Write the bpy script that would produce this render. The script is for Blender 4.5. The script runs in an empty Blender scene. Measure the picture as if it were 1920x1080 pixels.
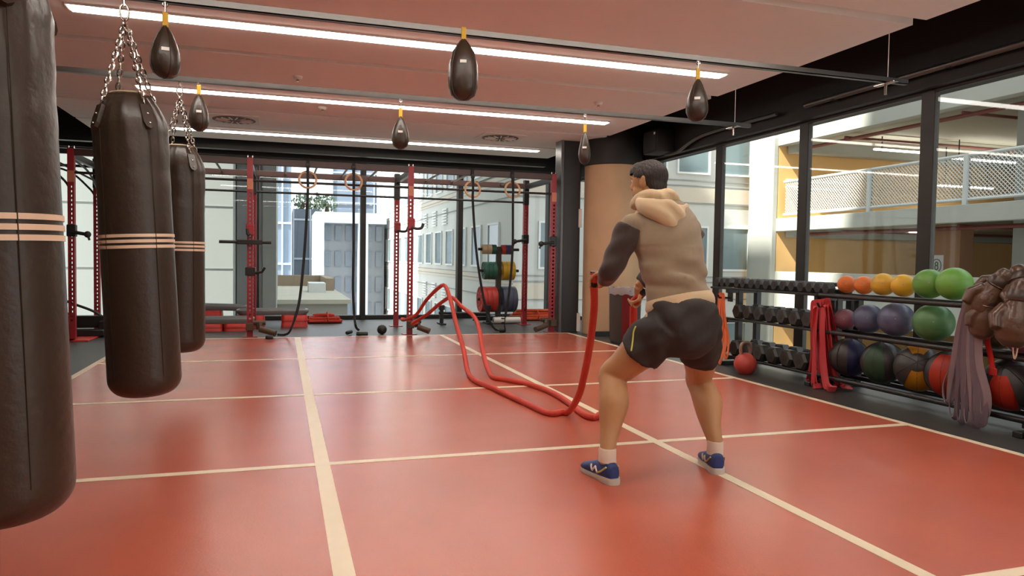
import bpy, bmesh, math, random
import numpy as np
from mathutils import Vector, Matrix, Euler
random.seed(7)
SC = bpy.context.scene
COL = SC.collection
rnd = random.uniform

# ------------------------------------------------------------------ camera
F_PX = 1363.29
YAW, PITCH, ROLL = [math.radians(a) for a in (17.6185, -2.2489, 0.8910)]
CAM_H = 1.1
def _axes():
    cy, sy, cp, sp = math.cos(YAW), math.sin(YAW), math.cos(PITCH), math.sin(PITCH)
    cr, sr = math.cos(ROLL), math.sin(ROLL)
    f = Vector((sy*cp, cy*cp, sp)); rt = Vector((cy, -sy, 0)); up = rt.cross(f)
    return cr*rt + sr*up, -sr*rt + cr*up, f
C_R, C_U, C_F = _axes()
C_POS = Vector((0, 0, CAM_H))
cd = bpy.data.cameras.new('camera'); cam = bpy.data.objects.new('camera', cd); COL.objects.link(cam)
cd.sensor_width = 36; cd.lens = F_PX/1920*36; cd.clip_start = .05; cd.clip_end = 600
cam.matrix_world = Matrix(((C_R.x, C_U.x, -C_F.x, 0), (C_R.y, C_U.y, -C_F.y, 0), (C_R.z, C_U.z, -C_F.z, CAM_H), (0, 0, 0, 1)))
SC.camera = cam
def ray(x, y): return C_R*((x-960)/F_PX) - C_U*((y-540)/F_PX) + C_F
def gz(x, y, z=0.0):
    d = ray(x, y); return C_POS + d*((z-CAM_H)/d.z)
def pY(x, y, Y):
    d = ray(x, y); return C_POS + d*(Y/d.y)
def pX(x, y, X):
    d = ray(x, y); return C_POS + d*(X/d.x)

# ------------------------------------------------------------------ world, sun, exposure
w = bpy.data.worlds.new('sky'); SC.world = w; w.use_nodes = True
bg = w.node_tree.nodes['Background']
bg.inputs[0].default_value = (.90, .95, 1.0, 1); bg.inputs[1].default_value = 2.5
sd = bpy.data.lights.new('sun', 'SUN'); sun = bpy.data.objects.new('sun_offscreen', sd); COL.objects.link(sun)
sd.energy = 17.0; sd.angle = math.radians(1.5); sd.color = (1.0, .96, .88)
sun.rotation_euler = Vector((-1, -.28, 1.24)).to_track_quat('Z', 'Y').to_euler()
sun.location = (-20, -6, 30)
SC.view_settings.view_transform = 'Standard'; SC.view_settings.look = 'None'
SC.view_settings.gamma = 1; SC.view_settings.use_curve_mapping = False
SC.view_settings.exposure = 0.0
LED = 24.0

# ------------------------------------------------------------------ materials
def lin(c):
    return tuple(((v/255)/12.92 if v/255 <= .04045 else ((v/255+.055)/1.055)**2.4) for v in c)
MATS = {}
def mat(name, rgb, rough=.5, metal=0, var=.08, scale=8, bump=0, bscale=60, spec=.5, coat=0, emit=0, trans=0, sheen=0, stretch=None):
    if name in MATS: return MATS[name]
    m = bpy.data.materials.new(name); m.use_nodes = True; MATS[name] = m
    nt = m.node_tree; p = nt.nodes['Principled BSDF']; c = lin(rgb)
    p.inputs['Roughness'].default_value = rough; p.inputs['Metallic'].default_value = metal
    p.inputs['Specular IOR Level'].default_value = spec; p.inputs['Coat Weight'].default_value = coat
    p.inputs['Transmission Weight'].default_value = trans; p.inputs['Sheen Weight'].default_value = sheen
    tc = nt.nodes.new('ShaderNodeTexCoord'); src = tc.outputs['Object']
    if stretch:
        mp = nt.nodes.new('ShaderNodeMapping'); mp.inputs['Scale'].default_value = stretch
        nt.links.new(src, mp.inputs[0]); src = mp.outputs[0]
    if var:
        n = nt.nodes.new('ShaderNodeTexNoise'); n.inputs['Scale'].default_value = scale; n.inputs['Detail'].default_value = 4
        nt.links.new(src, n.inputs['Vector'])
        mx = nt.nodes.new('ShaderNodeMix'); mx.data_type = 'RGBA'
        mx.inputs[6].default_value = tuple(max(0, v*(1-var)) for v in c)+(1,)
        mx.inputs[7].default_value = tuple(min(1, v*(1+var)) for v in c)+(1,)
        nt.links.new(n.outputs[0], mx.inputs[0]); nt.links.new(mx.outputs[2], p.inputs['Base Color'])
    else: p.inputs['Base Color'].default_value = c+(1,)
    if bump:
        n2 = nt.nodes.new('ShaderNodeTexNoise'); n2.inputs['Scale'].default_value = bscale; n2.inputs['Detail'].default_value = 3
        nt.links.new(src, n2.inputs['Vector'])
        b = nt.nodes.new('ShaderNodeBump'); b.inputs['Strength'].default_value = bump; b.inputs['Distance'].default_value = .01
        nt.links.new(n2.outputs[0], b.inputs['Height']); nt.links.new(b.outputs[0], p.inputs['Normal'])
    if emit:
        p.inputs['Emission Color'].default_value = c+(1,); p.inputs['Emission Strength'].default_value = emit
    return m
def glass_mat(name, tint=(1, 1, 1), refl=.08):
    m = bpy.data.materials.new(name); m.use_nodes = True; MATS[name] = m; nt = m.node_tree
    for n in list(nt.nodes):
        if n.type != 'OUTPUT_MATERIAL': nt.nodes.remove(n)
    out = [n for n in nt.nodes if n.type == 'OUTPUT_MATERIAL'][0]
    t = nt.nodes.new('ShaderNodeBsdfTransparent'); t.inputs[0].default_value = tint+(1,)
    g = nt.nodes.new('ShaderNodeBsdfGlossy'); g.inputs['Roughness'].default_value = .02
    lw = nt.nodes.new('ShaderNodeLayerWeight'); lw.inputs[0].default_value = .5
    pw = nt.nodes.new('ShaderNodeMath'); pw.operation = 'POWER'; pw.inputs[1].default_value = 4
    fr = nt.nodes.new('ShaderNodeMath'); fr.operation = 'MULTIPLY_ADD'; fr.inputs[1].default_value = .5; fr.inputs[2].default_value = refl*.25
    nt.links.new(lw.outputs['Facing'], pw.inputs[0]); nt.links.new(pw.outputs[0], fr.inputs[0])
    mx = nt.nodes.new('ShaderNodeMixShader')
    nt.links.new(fr.outputs[0], mx.inputs[0]); nt.links.new(t.outputs[0], mx.inputs[1]); nt.links.new(g.outputs[0], mx.inputs[2])
    nt.links.new(mx.outputs[0], out.inputs[0]); return m
def emit_mat(name, col, s):
    m = bpy.data.materials.new(name); m.use_nodes = True; MATS[name] = m; nt = m.node_tree
    p = nt.nodes['Principled BSDF']; p.inputs['Base Color'].default_value = (.8, .8, .8, 1)
    p.inputs['Emission Color'].default_value = col+(1,); p.inputs['Emission Strength'].default_value = s; return m

M_COURT = mat('court_vinyl', (180, 88, 65), .26, var=.12, scale=2.2, bump=.06, bscale=90, spec=.75)
M_LINE = mat('line_paint', (226, 208, 178), .4, var=.05)
M_RUB = mat('rubber_floor', (58, 56, 54), .42, var=.18, scale=40, bump=.15, bscale=200)
M_CEIL = mat('ceiling_paint', (238, 233, 226), .85, var=.02)
M_CEILGAP = M_CEIL
M_BLACK = mat('black_paint', (30, 27, 25), .6, var=.1)
M_FRAME = mat('window_frame_dark', (44, 40, 36), .45, metal=.2, var=.06)
M_WALL = mat('wall_paint', (205, 196, 186), .8, var=.03)
M_CONC = mat('column_concrete', (188, 152, 116), .7, var=.14, scale=3, bump=.1, bscale=30)
M_GLASS = glass_mat('window_glass', (.97, .985, .98))
M_RAIL = mat('galvanised_steel', (104, 101, 98), .35, metal=.8, var=.1)
M_LED = emit_mat('led_diffuser', (1.0, .93, .84), LED)
M_LEATHER = mat('bag_leather', (54, 43, 33), .36, var=.16, scale=5, bump=.25, bscale=28, spec=.5)
M_LEATHERTOP = mat('bag_canvas', (170, 150, 125), .6, var=.1)
M_STRIPE = mat('bag_stripe', (226, 200, 172), .5, var=.04)
M_CHROME = mat('chrome', (200, 195, 188), .22, metal=1, var=.05)
M_YEL = mat('yellow_strap', (205, 160, 40), .6)
M_RIGRED = mat('rig_red', (150, 38, 44), .4, var=.08)
M_RIGBRN = mat('rig_beam', (72, 50, 46), .45, var=.1)
M_STEEL = mat('black_steel', (34, 32, 31), .42, metal=.1, var=.1)
M_RUBBER = mat('black_rubber', (38, 35, 33), .5, var=.12)
M_WOOD = mat('ring_wood', (205, 160, 118), .5, var=.12, scale=20)
M_WEB = mat('black_webbing', (24, 24, 25), .8)
M_ROPE = mat('red_rope', (196, 62, 46), .7, var=.12, scale=30, bump=.4, bscale=70)
M_ORANGE = mat('orange_rope', (214, 84, 40), .7, var=.15, scale=25)
M_GREYPL = mat('grey_plastic', (122, 121, 119), .5, var=.06)
M_REDPL = mat('red_plastic', (200, 52, 44), .45, var=.06)
M_WHITE = mat('white_paint', (225, 222, 215), .6, var=.03)
M_SKIN = mat('skin', (182, 136, 92), .5, var=.07, scale=9, bump=.05, bscale=120)
M_HAIR = mat('hair', (40, 29, 22), .5, var=.3, scale=60, bump=.6, bscale=160, stretch=(1, 1, .3))
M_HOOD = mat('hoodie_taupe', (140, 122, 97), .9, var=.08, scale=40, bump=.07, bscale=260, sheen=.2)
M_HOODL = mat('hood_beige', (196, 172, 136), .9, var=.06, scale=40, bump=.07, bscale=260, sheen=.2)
M_SLEEVE = mat('sleeve_charcoal', (62, 52, 48), .9, var=.08, scale=40, bump=.07, bscale=260, sheen=.2)
M_SHORT = mat('shorts_black', (44, 38, 35), .75, var=.1, scale=10, bump=.15, bscale=40)
M_LIME = mat('lime_piping', (190, 196, 92), .6)
M_SHOE = mat('shoe_blue', (40, 58, 112), .6, var=.15, scale=50)
M_SOLE = mat('shoe_sole', (196, 190, 178), .6, var=.06)
M_SOCK = mat('sock_white', (222, 205, 186), .9, var=.05)

# ------------------------------------------------------------------ builders
WORG = {}
class MB:
    def __init__(s): s.bm = bmesh.new()
    def _new(s, verts, faces):
        vs = [s.bm.verts.new(v) for v in verts]
        for f in faces:
            try: s.bm.faces.new([vs[i] for i in f])
            except ValueError: pass
        return s
    def box(s, lo, hi, bevel=0, seg=1, mtx=None):
        r = bmesh.ops.create_cube(s.bm, size=1)['verts']
        lo = Vector(lo); hi = Vector(hi); c = (lo+hi)/2; d = hi-lo
        for v in r: v.co = Vector((v.co.x*d.x, v.co.y*d.y, v.co.z*d.z))
        if bevel:
            es = list({e for v in r for e in v.link_edges})
            out = bmesh.ops.bevel(s.bm, geom=es, offset=bevel, segments=seg, affect='EDGES', profile=.5)
            r = list({v for f in out['faces'] for v in f.verts} | {v for v in r if v.is_valid})
        for v in r:
            v.co = (mtx @ v.co if mtx else v.co) + c
        return s
    def tube(s, pts, rad, n=8, closed=False, flat=None, caps=True, up=None):
        """tube along pts; rad number or list; flat=(w,t) gives a rectangular ribbon"""
        pts = [Vector(p) for p in pts]; k = len(pts)
        rads = rad if isinstance(rad, (list, tuple)) else [rad]*k
        rings = []; nrm = None
        for i in range(k):
            a = pts[(i-1) % k] if (closed or i > 0) else pts[i]
            b = pts[(i+1) % k] if (closed or i < k-1) else pts[i]
            t = (b-a).normalized()
            if nrm is None:
                u = Vector(up) if up else (Vector((0, 0, 1)) if abs(t.z) < .9 else Vector((1, 0, 0)))
                nrm = (u - t*u.dot(t)).normalized()
            else: nrm = (nrm - t*nrm.dot(t)).normalized()
            bi = t.cross(nrm)
            if flat:
                wd, th = flat
                rings.append([pts[i]+bi*(wd/2*a1)+nrm*(th/2*b1) for a1, b1 in ((1, 1), (-1, 1), (-1, -1), (1, -1))])
            else:
                rings.append([pts[i]+(nrm*math.cos(2*math.pi*j/n)+bi*math.sin(2*math.pi*j/n))*rads[i] for j in range(n)])
        s.rings(rings, closed, caps); return s
    def rings(s, rings, closed=False, caps=True):
        n = len(rings[0]); k = len(rings); vs = [v for r in rings for v in r]; fs = []
        for i in range(k if closed else k-1):
            for j in range(n):
                a = i*n+j; b = i*n+(j+1) % n; c = ((i+1) % k)*n+(j+1) % n; d = ((i+1) % k)*n+j
                fs.append((a, b, c, d))
        if caps and not closed:
            fs.append(tuple(reversed(range(n)))); fs.append(tuple(range((k-1)*n, k*n)))
        return s._new(vs, fs)
    def lathe(s, prof, n=24, origin=(0, 0, 0), axis='Z'):
        o = Vector(origin); rings = []
        for r, z in prof:
            ring = []
            for j in range(n):
                a = 2*math.pi*j/n; p = Vector((r*math.cos(a), r*math.sin(a), z))
                if axis == 'X': p = Vector((p.z, p.x, p.y))
                if axis == 'Y': p = Vector((p.y, p.z, p.x))
                ring.append(o+p)
            rings.append(ring)
        s.rings(rings); return s
    def ball(s, c, r, n=20, m=12, mtx=None):
        sc = Vector(r) if isinstance(r, (tuple, list, Vector)) else Vector((r, r, r))
        q = bmesh.ops.create_uvsphere(s.bm, u_segments=n, v_segments=m, radius=1)['verts']
        for v in q:
            p = Vector((v.co.x*sc.x, v.co.y*sc.y, v.co.z*sc.z)); v.co = (mtx @ p if mtx else p)+Vector(c)
        return s
    def prism(s, poly, axis, a, b, mtx=None):
        """extrude a 2-D polygon along axis index from a to b"""
        def mk(p, h):
            q = [0, 0, 0]; q[axis] = h; o = [i for i in range(3) if i != axis]; q[o[0]], q[o[1]] = p; q = Vector(q)
            return mtx @ q if mtx else q
        s.rings([[mk(p, a) for p in poly], [mk(p, b) for p in poly]]); return s
    def build(s, name, m, parent=None, smooth=True, ang=40):
        bmesh.ops.recalc_face_normals(s.bm, faces=s.bm.faces)
        me = bpy.data.meshes.new(name); o = bpy.data.objects.new(name, me)
        off = WORG.get(parent.name, Vector()) if parent else Vector()
        if off.length: bmesh.ops.translate(s.bm, verts=s.bm.verts, vec=-off)
        s.bm.to_mesh(me); s.bm.free()
        if m: me.materials.append(m)
        if smooth:
            me.shade_smooth(); me.set_sharp_from_angle(angle=math.radians(ang))
        COL.objects.link(o)
        if parent: o.parent = parent; WORG[o.name] = off
        return o
def tag(o, label=None, cat=None, group=None, kind=None):
    if label: o['label'] = label
    if cat: o['category'] = cat
    if group: o['group'] = group
    if kind: o['kind'] = kind
    return o
def thing(name, label, cat, loc=(0, 0, 0), group=None):
    o = bpy.data.objects.new(name, None); COL.objects.link(o); o.location = loc; o.empty_display_size = .1
    WORG[o.name] = Vector(loc); return tag(o, label, cat, group)
def struct(name, mb, m, label=None, **k):
    o = mb.build(name, m, **k); o['kind'] = 'structure'
    if label: o['label'] = label
    return o
def sempty(name, loc=(0, 0, 0), label=None):
    o = bpy.data.objects.new(name, None); COL.objects.link(o); o.location = loc; o['kind'] = 'structure'
    WORG[o.name] = Vector(loc)
    if label: o['label'] = label
    return o
def copy_tree(o, parent=None):
    c = o.copy(); COL.objects.link(c); c.parent = parent
    for ch in o.children: copy_tree(ch, c)
    return c
def inst(proto, used, loc, rot=(0, 0, 0), label=None, group=None, scale=1):
    """first call moves the prototype, later ones copy it"""
    o = proto if not used else copy_tree(proto)
    used.append(1); o.location = loc; o.rotation_euler = rot; o.scale = (scale,)*3
    if label: o['label'] = label
    if group: o['group'] = group
    return o
def share(name, src, parent, loc, rot=(0, 0, 0), scale=(1, 1, 1)):
    o = bpy.data.objects.new(name, src.data); COL.objects.link(o); o.parent = parent
    o.location = loc; o.rotation_euler = rot; o.scale = scale; return o
def smooth_path(pts, k=6, closed=False):
    pts = [Vector(p) for p in pts]; n = len(pts); out = []
    rngs = range(n if closed else n-1)
    for i in rngs:
        g = (lambda j: pts[j % n]) if closed else (lambda j: pts[max(0, min(n-1, j))])
        p0, p1, p2, p3 = g(i-1), g(i), g(i+1), g(i+2)
        for j in range(k):
            t = j/k
            out.append(.5*((2*p1)+(p2-p0)*t+(2*p0-5*p1+4*p2-p3)*t*t+(3*p1-p0-3*p2+p3)*t**3))
    if not closed: out.append(pts[-1])
    return out
def fuse(mb, name, m, parent, voxel=.012, smooth=6):
    """voxel-union of overlapping closed shapes into one continuous skin"""
    o = mb.build(name, m, None, smooth=False)
    r = o.modifiers.new('r', 'REMESH'); r.mode = 'VOXEL'; r.voxel_size = voxel
    sm = o.modifiers.new('s', 'SMOOTH'); sm.factor = .5; sm.iterations = smooth
    dg = bpy.context.evaluated_depsgraph_get()
    me = bpy.data.meshes.new_from_object(o.evaluated_get(dg))
    o.modifiers.clear(); old = o.data; o.data = me; bpy.data.meshes.remove(old)
    me.name = name; me.shade_smooth()
    if not me.materials: me.materials.append(m)
    if parent:
        off = WORG[parent.name]; me.transform(Matrix.Translation(-off)); o.parent = parent; WORG[o.name] = off
    return o

# ------------------------------------------------------------------ room shell
XW0, XW1, YW0, YW1 = -4.6, 5.3, -4.0, 13.1
CZ = 2.9; SLAB = 3.25
fl = struct('floor', MB().box((XW0-.1, YW0-.1, -.2), (XW1+.1, YW1+.1, 0)), M_RUB, 'dark rubber gym floor around the red court', smooth=False)
court = MB().box((-1.78, -3.0, .0), (4.16, 10.22, .004)).build('court_surface', M_COURT, fl, smooth=False)
tag(court, 'red vinyl court surface')
for x, wd in ((-1.75, .055), (.21, .075), (2.18, .06), (4.13, .055)):
    MB().box((x-wd/2, -3.0, .004), (x+wd/2, 10.22, .0055)).build('court_line', M_LINE, fl, smooth=False)
for y, wd in ((10.2, .045), (8.05, .05), (5.93, .055), (3.92, .055), (1.9, .055), (-.1, .055)):
    MB().box((-1.75, y-wd/2, .0042), (4.13, y+wd/2, .0057)).build('court_line', M_LINE, fl, smooth=False)
struct('wall_left', MB().box((XW0-.2, YW0, 0), (XW0, YW1, SLAB)), mat('wall_brown_grey', (128, 110, 98), .8, var=.05), 'plain brown grey side wall', smooth=False)
struct('wall_rear', MB().box((XW0-.2, YW0-.2, 0), (XW1+.1, YW0, SLAB)), M_WALL, 'plain pale rear wall', smooth=False)
ce = struct('ceiling', MB().box((XW0-.2, YW0-.2, SLAB), (XW1+.4, YW1+.4, SLAB+.25)), M_BLACK, 'black upper ceiling around the pale lowered panels', smooth=False)
RX0, RX1 = -2.63, 4.5
gaps = [(1.65, .12), (4.3, .12), (6.98, .13), (9.68, .10), (11.08, .08)]
edges = [YW0] + [g for g in gaps] + [12.2]
y0 = YW0
for g in gaps + [(12.2, 0)]:
    yc, gw = g
    MB().box((RX0, y0, CZ), (RX1, yc-gw/2, CZ+.09)).build('ceiling_panel', M_CEIL, ce, smooth=False)
    if gw: MB().box((RX0+.04, yc-gw/2, CZ+.078), (RX1-.10, yc+gw/2, CZ+.09)).build('ceiling_recess', M_CEILGAP, ce, smooth=False)
    y0 = yc+gw/2
MB().box((RX0+.02, YW0, CZ+.088), (RX1-.02, 12.15, CZ+.12)).build('ceiling_backing', M_CEILGAP, ce, smooth=False)
# hangers keep the raft on the slab
for x in (-2.2, 1, 4.1):
    for y in (-2, 3, 8, 11.6):
        MB().tube([(x, y, CZ+.1), (x, y, SLAB)], .01, 6).build('panel_hanger', M_STEEL, ce)
# bulkheads over the windows
b1 = struct('trim_1', MB().box((XW0, 12.98, 2.76), (XW1+.1, 13.3, SLAB)), M_BLACK, 'black bulkhead above the back windows', smooth=False)
MB().box((XW0, 12.55, 2.80), (XW1-.7, 12.70, 2.86)).build('beam_flange', M_FRAME, b1, smooth=False)
MB().box((XW0, 12.60, 2.85), (XW1-.7, 12.66, SLAB)).build('beam_web', M_BLACK, b1, smooth=False)
b2 = struct('trim_2', MB().box((5.2, YW0, 2.61), (5.55, YW1-.12, SLAB)), M_BLACK, 'black bulkhead above the side windows', smooth=False)
MB().tube([(5.14, -1, 2.73), (5.14, 6.30, 2.73)], .028, 10).build('conduit_pipe', M_RAIL, b2)
MB().tube(smooth_path([(5.14, 6.75, 2.73), (5.14, 8.2, 2.73), (5.15, 8.9, 2.6), (5.2, 9.4, 2.66)], 5), .024, 8).build('conduit_pipe', M_RAIL, b2)
for y in (0.5, 2.5, 4.6, 5.9): MB().box((5.12, y-.02, 2.70), (5.2, y+.02, 2.76)).build('pipe_clamp', M_STEEL, b2, smooth=False)

# ------------------------------------------------------------------ windows
def window_back(i, xa, xb, first, last):
    o = sempty('window_%d' % i, ((xa+xb)/2, YW1, 0), 'tall dark-framed window pane in the back window wall')
    hd = 2.80
    MB().box((xa-.045, YW1-.06, 0), (xa+.045, YW1+.12, hd), .006).build('mullion', M_FRAME, o, smooth=False)
    if last: MB().box((xb-.045, YW1-.06, 0), (xb+.045, YW1+.12, hd), .006).build('mullion', M_FRAME, o, smooth=False)
    MB().box((xa+.045, YW1-.05, 0), (xb-.045, YW1+.1, .07), .006).build('bottom_rail', M_FRAME, o, smooth=False)
    MB().box((xa+.045, YW1-.05, 2.74), (xb-.045, YW1+.1, hd), .006).build('top_rail', M_FRAME, o, smooth=False)
    MB().box((xa+.04, YW1+.02, .065), (xb-.04, YW1+.032, 2.745)).build('pane', M_GLASS, o, smooth=False)
xs = [-4.55, -3.91, -2.155, -.40, 1.377, 3.135, 4.89, 5.28]
for i in range(len(xs)-1): window_back(i+1, xs[i], xs[i+1], i == 0, i == len(xs)-2)
def window_side(i, ya, yb, last):
    X = XW1; hd = 2.63
    o = sempty('window_%d' % i, (X, (ya+yb)/2, 0), 'tall dark-framed window pane in the side window wall')
    MB().box((X, ya-.072, 0), (X+.06, ya+.072, hd), .006).build('mullion', M_FRAME, o, smooth=False)
    if last: MB().box((X, yb-.05, 0), (X+.1, yb+.05, hd), .006).build('mullion', M_FRAME, o, smooth=False)
    MB().box((X, ya+.06, 0), (X+.06, yb-.05, .06), .006).build('bottom_rail', M_FRAME, o, smooth=False)
    MB().box((X, ya+.06, 2.58), (X+.06, yb-.05, hd), .006).build('top_rail', M_FRAME, o, smooth=False)
    MB().box((X+.02, ya+.05, .055), (X+.032, yb-.04, 2.585)).build('pane', M_GLASS, o, smooth=False)
ys = [-3.95, -2.86, -1.3, .26, 1.82, 3.38, 4.945, 6.505, 8.085, 9.66, 11.2, 12.95]
for i in range(len(ys)-1): window_side(i+8, ys[i], ys[i+1], i == len(ys)-2)

# ------------------------------------------------------------------ column and corner post
colm = struct('column', MB().lathe([(.43, .0), (.43, 2.95), (.43, SLAB)], 48, (4.80, 10.13, 0)), M_CONC, 'round tan concrete column in the window corner')
MB().lathe([(.436, 2.52), (.45, 2.53), (.45, SLAB-.01), (.436, SLAB)], 48, (4.80, 10.13, 0)).build('column_collar', M_BLACK, colm)
po = struct('trim_3', MB().box((4.03, 10.26, 0), (4.33, 10.52, SLAB), .012), M_FRAME, 'dark steel corner post beside the column', smooth=False)
MB().box((4.0, 10.24, 0), (4.05, 10.5, SLAB), .01).build('post_flange', MATS.get('post_grey') or mat('post_grey', (92, 90, 88), .35, metal=.4), po, smooth=False)
for a, b in ((.02, .30), (1.60, 1.88)):
    MB().box((4.30, 10.22, a), (4.345, 10.262, b), .004).build('edge_guard', M_WHITE, po, smooth=False)
bs = struct('baseboard_right', MB().box((4.36, 9.66, 0), (4.72, 9.74, .07), .004), M_BLACK, smooth=False)

# ------------------------------------------------------------------ ceiling lights, vents, detectors
LIGHTN = ['linear ceiling light farthest along, next to the back bulkhead', 'linear ceiling light just behind the overhead bag rail',
          'linear ceiling light between the two rails of hanging bags']
def led(y, label, name='ceiling_light'):
    t = thing(name, label, 'light', (1.27, y, CZ), 'linear ceiling lights')
    MB().box((-1.5, y-.085, CZ-.012), (4.05, y+.085, CZ+.002), .003).build('housing', M_WHITE, t, smooth=False)
    MB().box((-1.48, y-.07, CZ-.02), (4.03, y+.07, CZ-.010), .003).build('diffuser', M_LED, t, smooth=False)
for y, l in zip((11.38, 8.73, 6.12), LIGHTN): led(y, l)
for y in (3.5, .9, -1.7): led(y, 'linear ceiling light over the near half of the court', 'ceiling_light_offscreen')
def vent(x, y, label):
    t = thing('ceiling_vent', label, 'vent', (x, y, CZ), 'square swirl ceiling vents')
    MB().box((x-.32, y-.32, CZ-.014), (x+.32, y+.32, CZ+.001), .004).build('plate', M_WHITE, t, smooth=False)
    MB().lathe([(.0, CZ-.016), (.27, CZ-.016), (.27, CZ-.020), (.0, CZ-.020)], 32, (x, y, 0)).build('swirl_disc', mat('vent_grey', (110, 96, 90), .7), t)
    for k in range(14):
        a = 2*math.pi*k/14; m = Matrix.Rotation(a, 3, 'Z')
        cc = Vector((x, y, CZ-.026)) + m @ Vector((.16, 0, 0)); hh = Vector((.075, .008, .006))
        MB().box(cc-hh, cc+hh, mtx=m @ Matrix.Rotation(.6, 3, 'X')).build('blade', M_WHITE, t, smooth=False)
vent(-.60, 10.35, 'square swirl ceiling vent above the hanging bags'); vent(3.07, 10.35, 'square swirl ceiling vent near the round column')
def detector(p, label):
    t = thing('smoke_detector', label, 'detector', (p.x, p.y, CZ), 'small ceiling detectors')
    MB().lathe([(.05, CZ+.001), (.05, CZ-.014), (.036, CZ-.03), (.0, CZ-.032)], 18, (p.x, p.y, 0)).build('body', M_WHITE, t)
    MB().lathe([(.012, CZ-.03), (.016, CZ-.05), (.0, CZ-.052)], 10, (p.x, p.y, 0)).build('sensor', M_CHROME, t)
detector(gz(605, 201, CZ), 'small white ceiling detector behind the second light')
detector(gz(1122, 192, CZ), 'small white ceiling detector near the side bulkhead')
detector(gz(558, 143, CZ), 'small white ceiling detector ahead of the bag rail')
# exit/speaker box under the bulkhead corner
sp = thing('wall_speaker', 'black wall speaker on the bulkhead beside the column', 'speaker', (5.08, 9.2, 2.66))
MB().box((4.92, 9.0, 2.62), (5.21, 9.42, 2.95), .02, 2).build('cabinet', M_BLACK, sp)
MB().box((4.91, 9.03, 2.65), (4.925, 9.39, 2.92), .004).build('grille', M_RUBBER, sp)
MB().box((4.905, 9.04, 2.86), (4.912, 9.08, 2.89)).build('badge', M_WHITE, sp, smooth=False)

# ------------------------------------------------------------------ overhead rails
RZ = 2.5
def rail(y, label, x0=-2.4, x1=4.62):
    t = thing('overhead_rail', label, 'rail', (1.1, y, RZ), 'overhead bag rails')
    c = MB(); c.box((x0, y-.022, RZ), (x1, y+.022, RZ+.006)); c.box((x0, y-.022, RZ-.0), (x1, y-.016, RZ+.04)); c.box((x0, y+.016, RZ), (x1, y+.022, RZ+.04))
    c.build('channel', M_RAIL, t, smooth=False)
    for x in (x0+.15, 4.44):
        MB().tube([(x, y, RZ+.004), (x, y, CZ+.01)], .003, 6).build('threaded_rod', M_CEIL, t)
        MB().lathe([(.018, RZ+.004), (.018, RZ+.02), (.0, RZ+.02)], 6, (x, y, 0)).build('nut', M_CHROME, t)
    MB().box((x1-.22, y-.10, RZ-.012), (x1-.17, y+.10, RZ-.002), .003).build('end_bracket', M_CHROME, t, smooth=False)
    MB().tube([(x1-.195, y, RZ), (x1-.195, y, RZ-.09)], .012, 8).build('end_hook', M_CHROME, t)
    return t
rail(6.5, 'steel overhead rail carrying the heavy bag closest to the rig'); rail(4.52, 'steel overhead rail carrying the middle heavy bag')
rail(2.5, 'steel overhead rail carrying the large heavy bag whose top is out of view')

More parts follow.
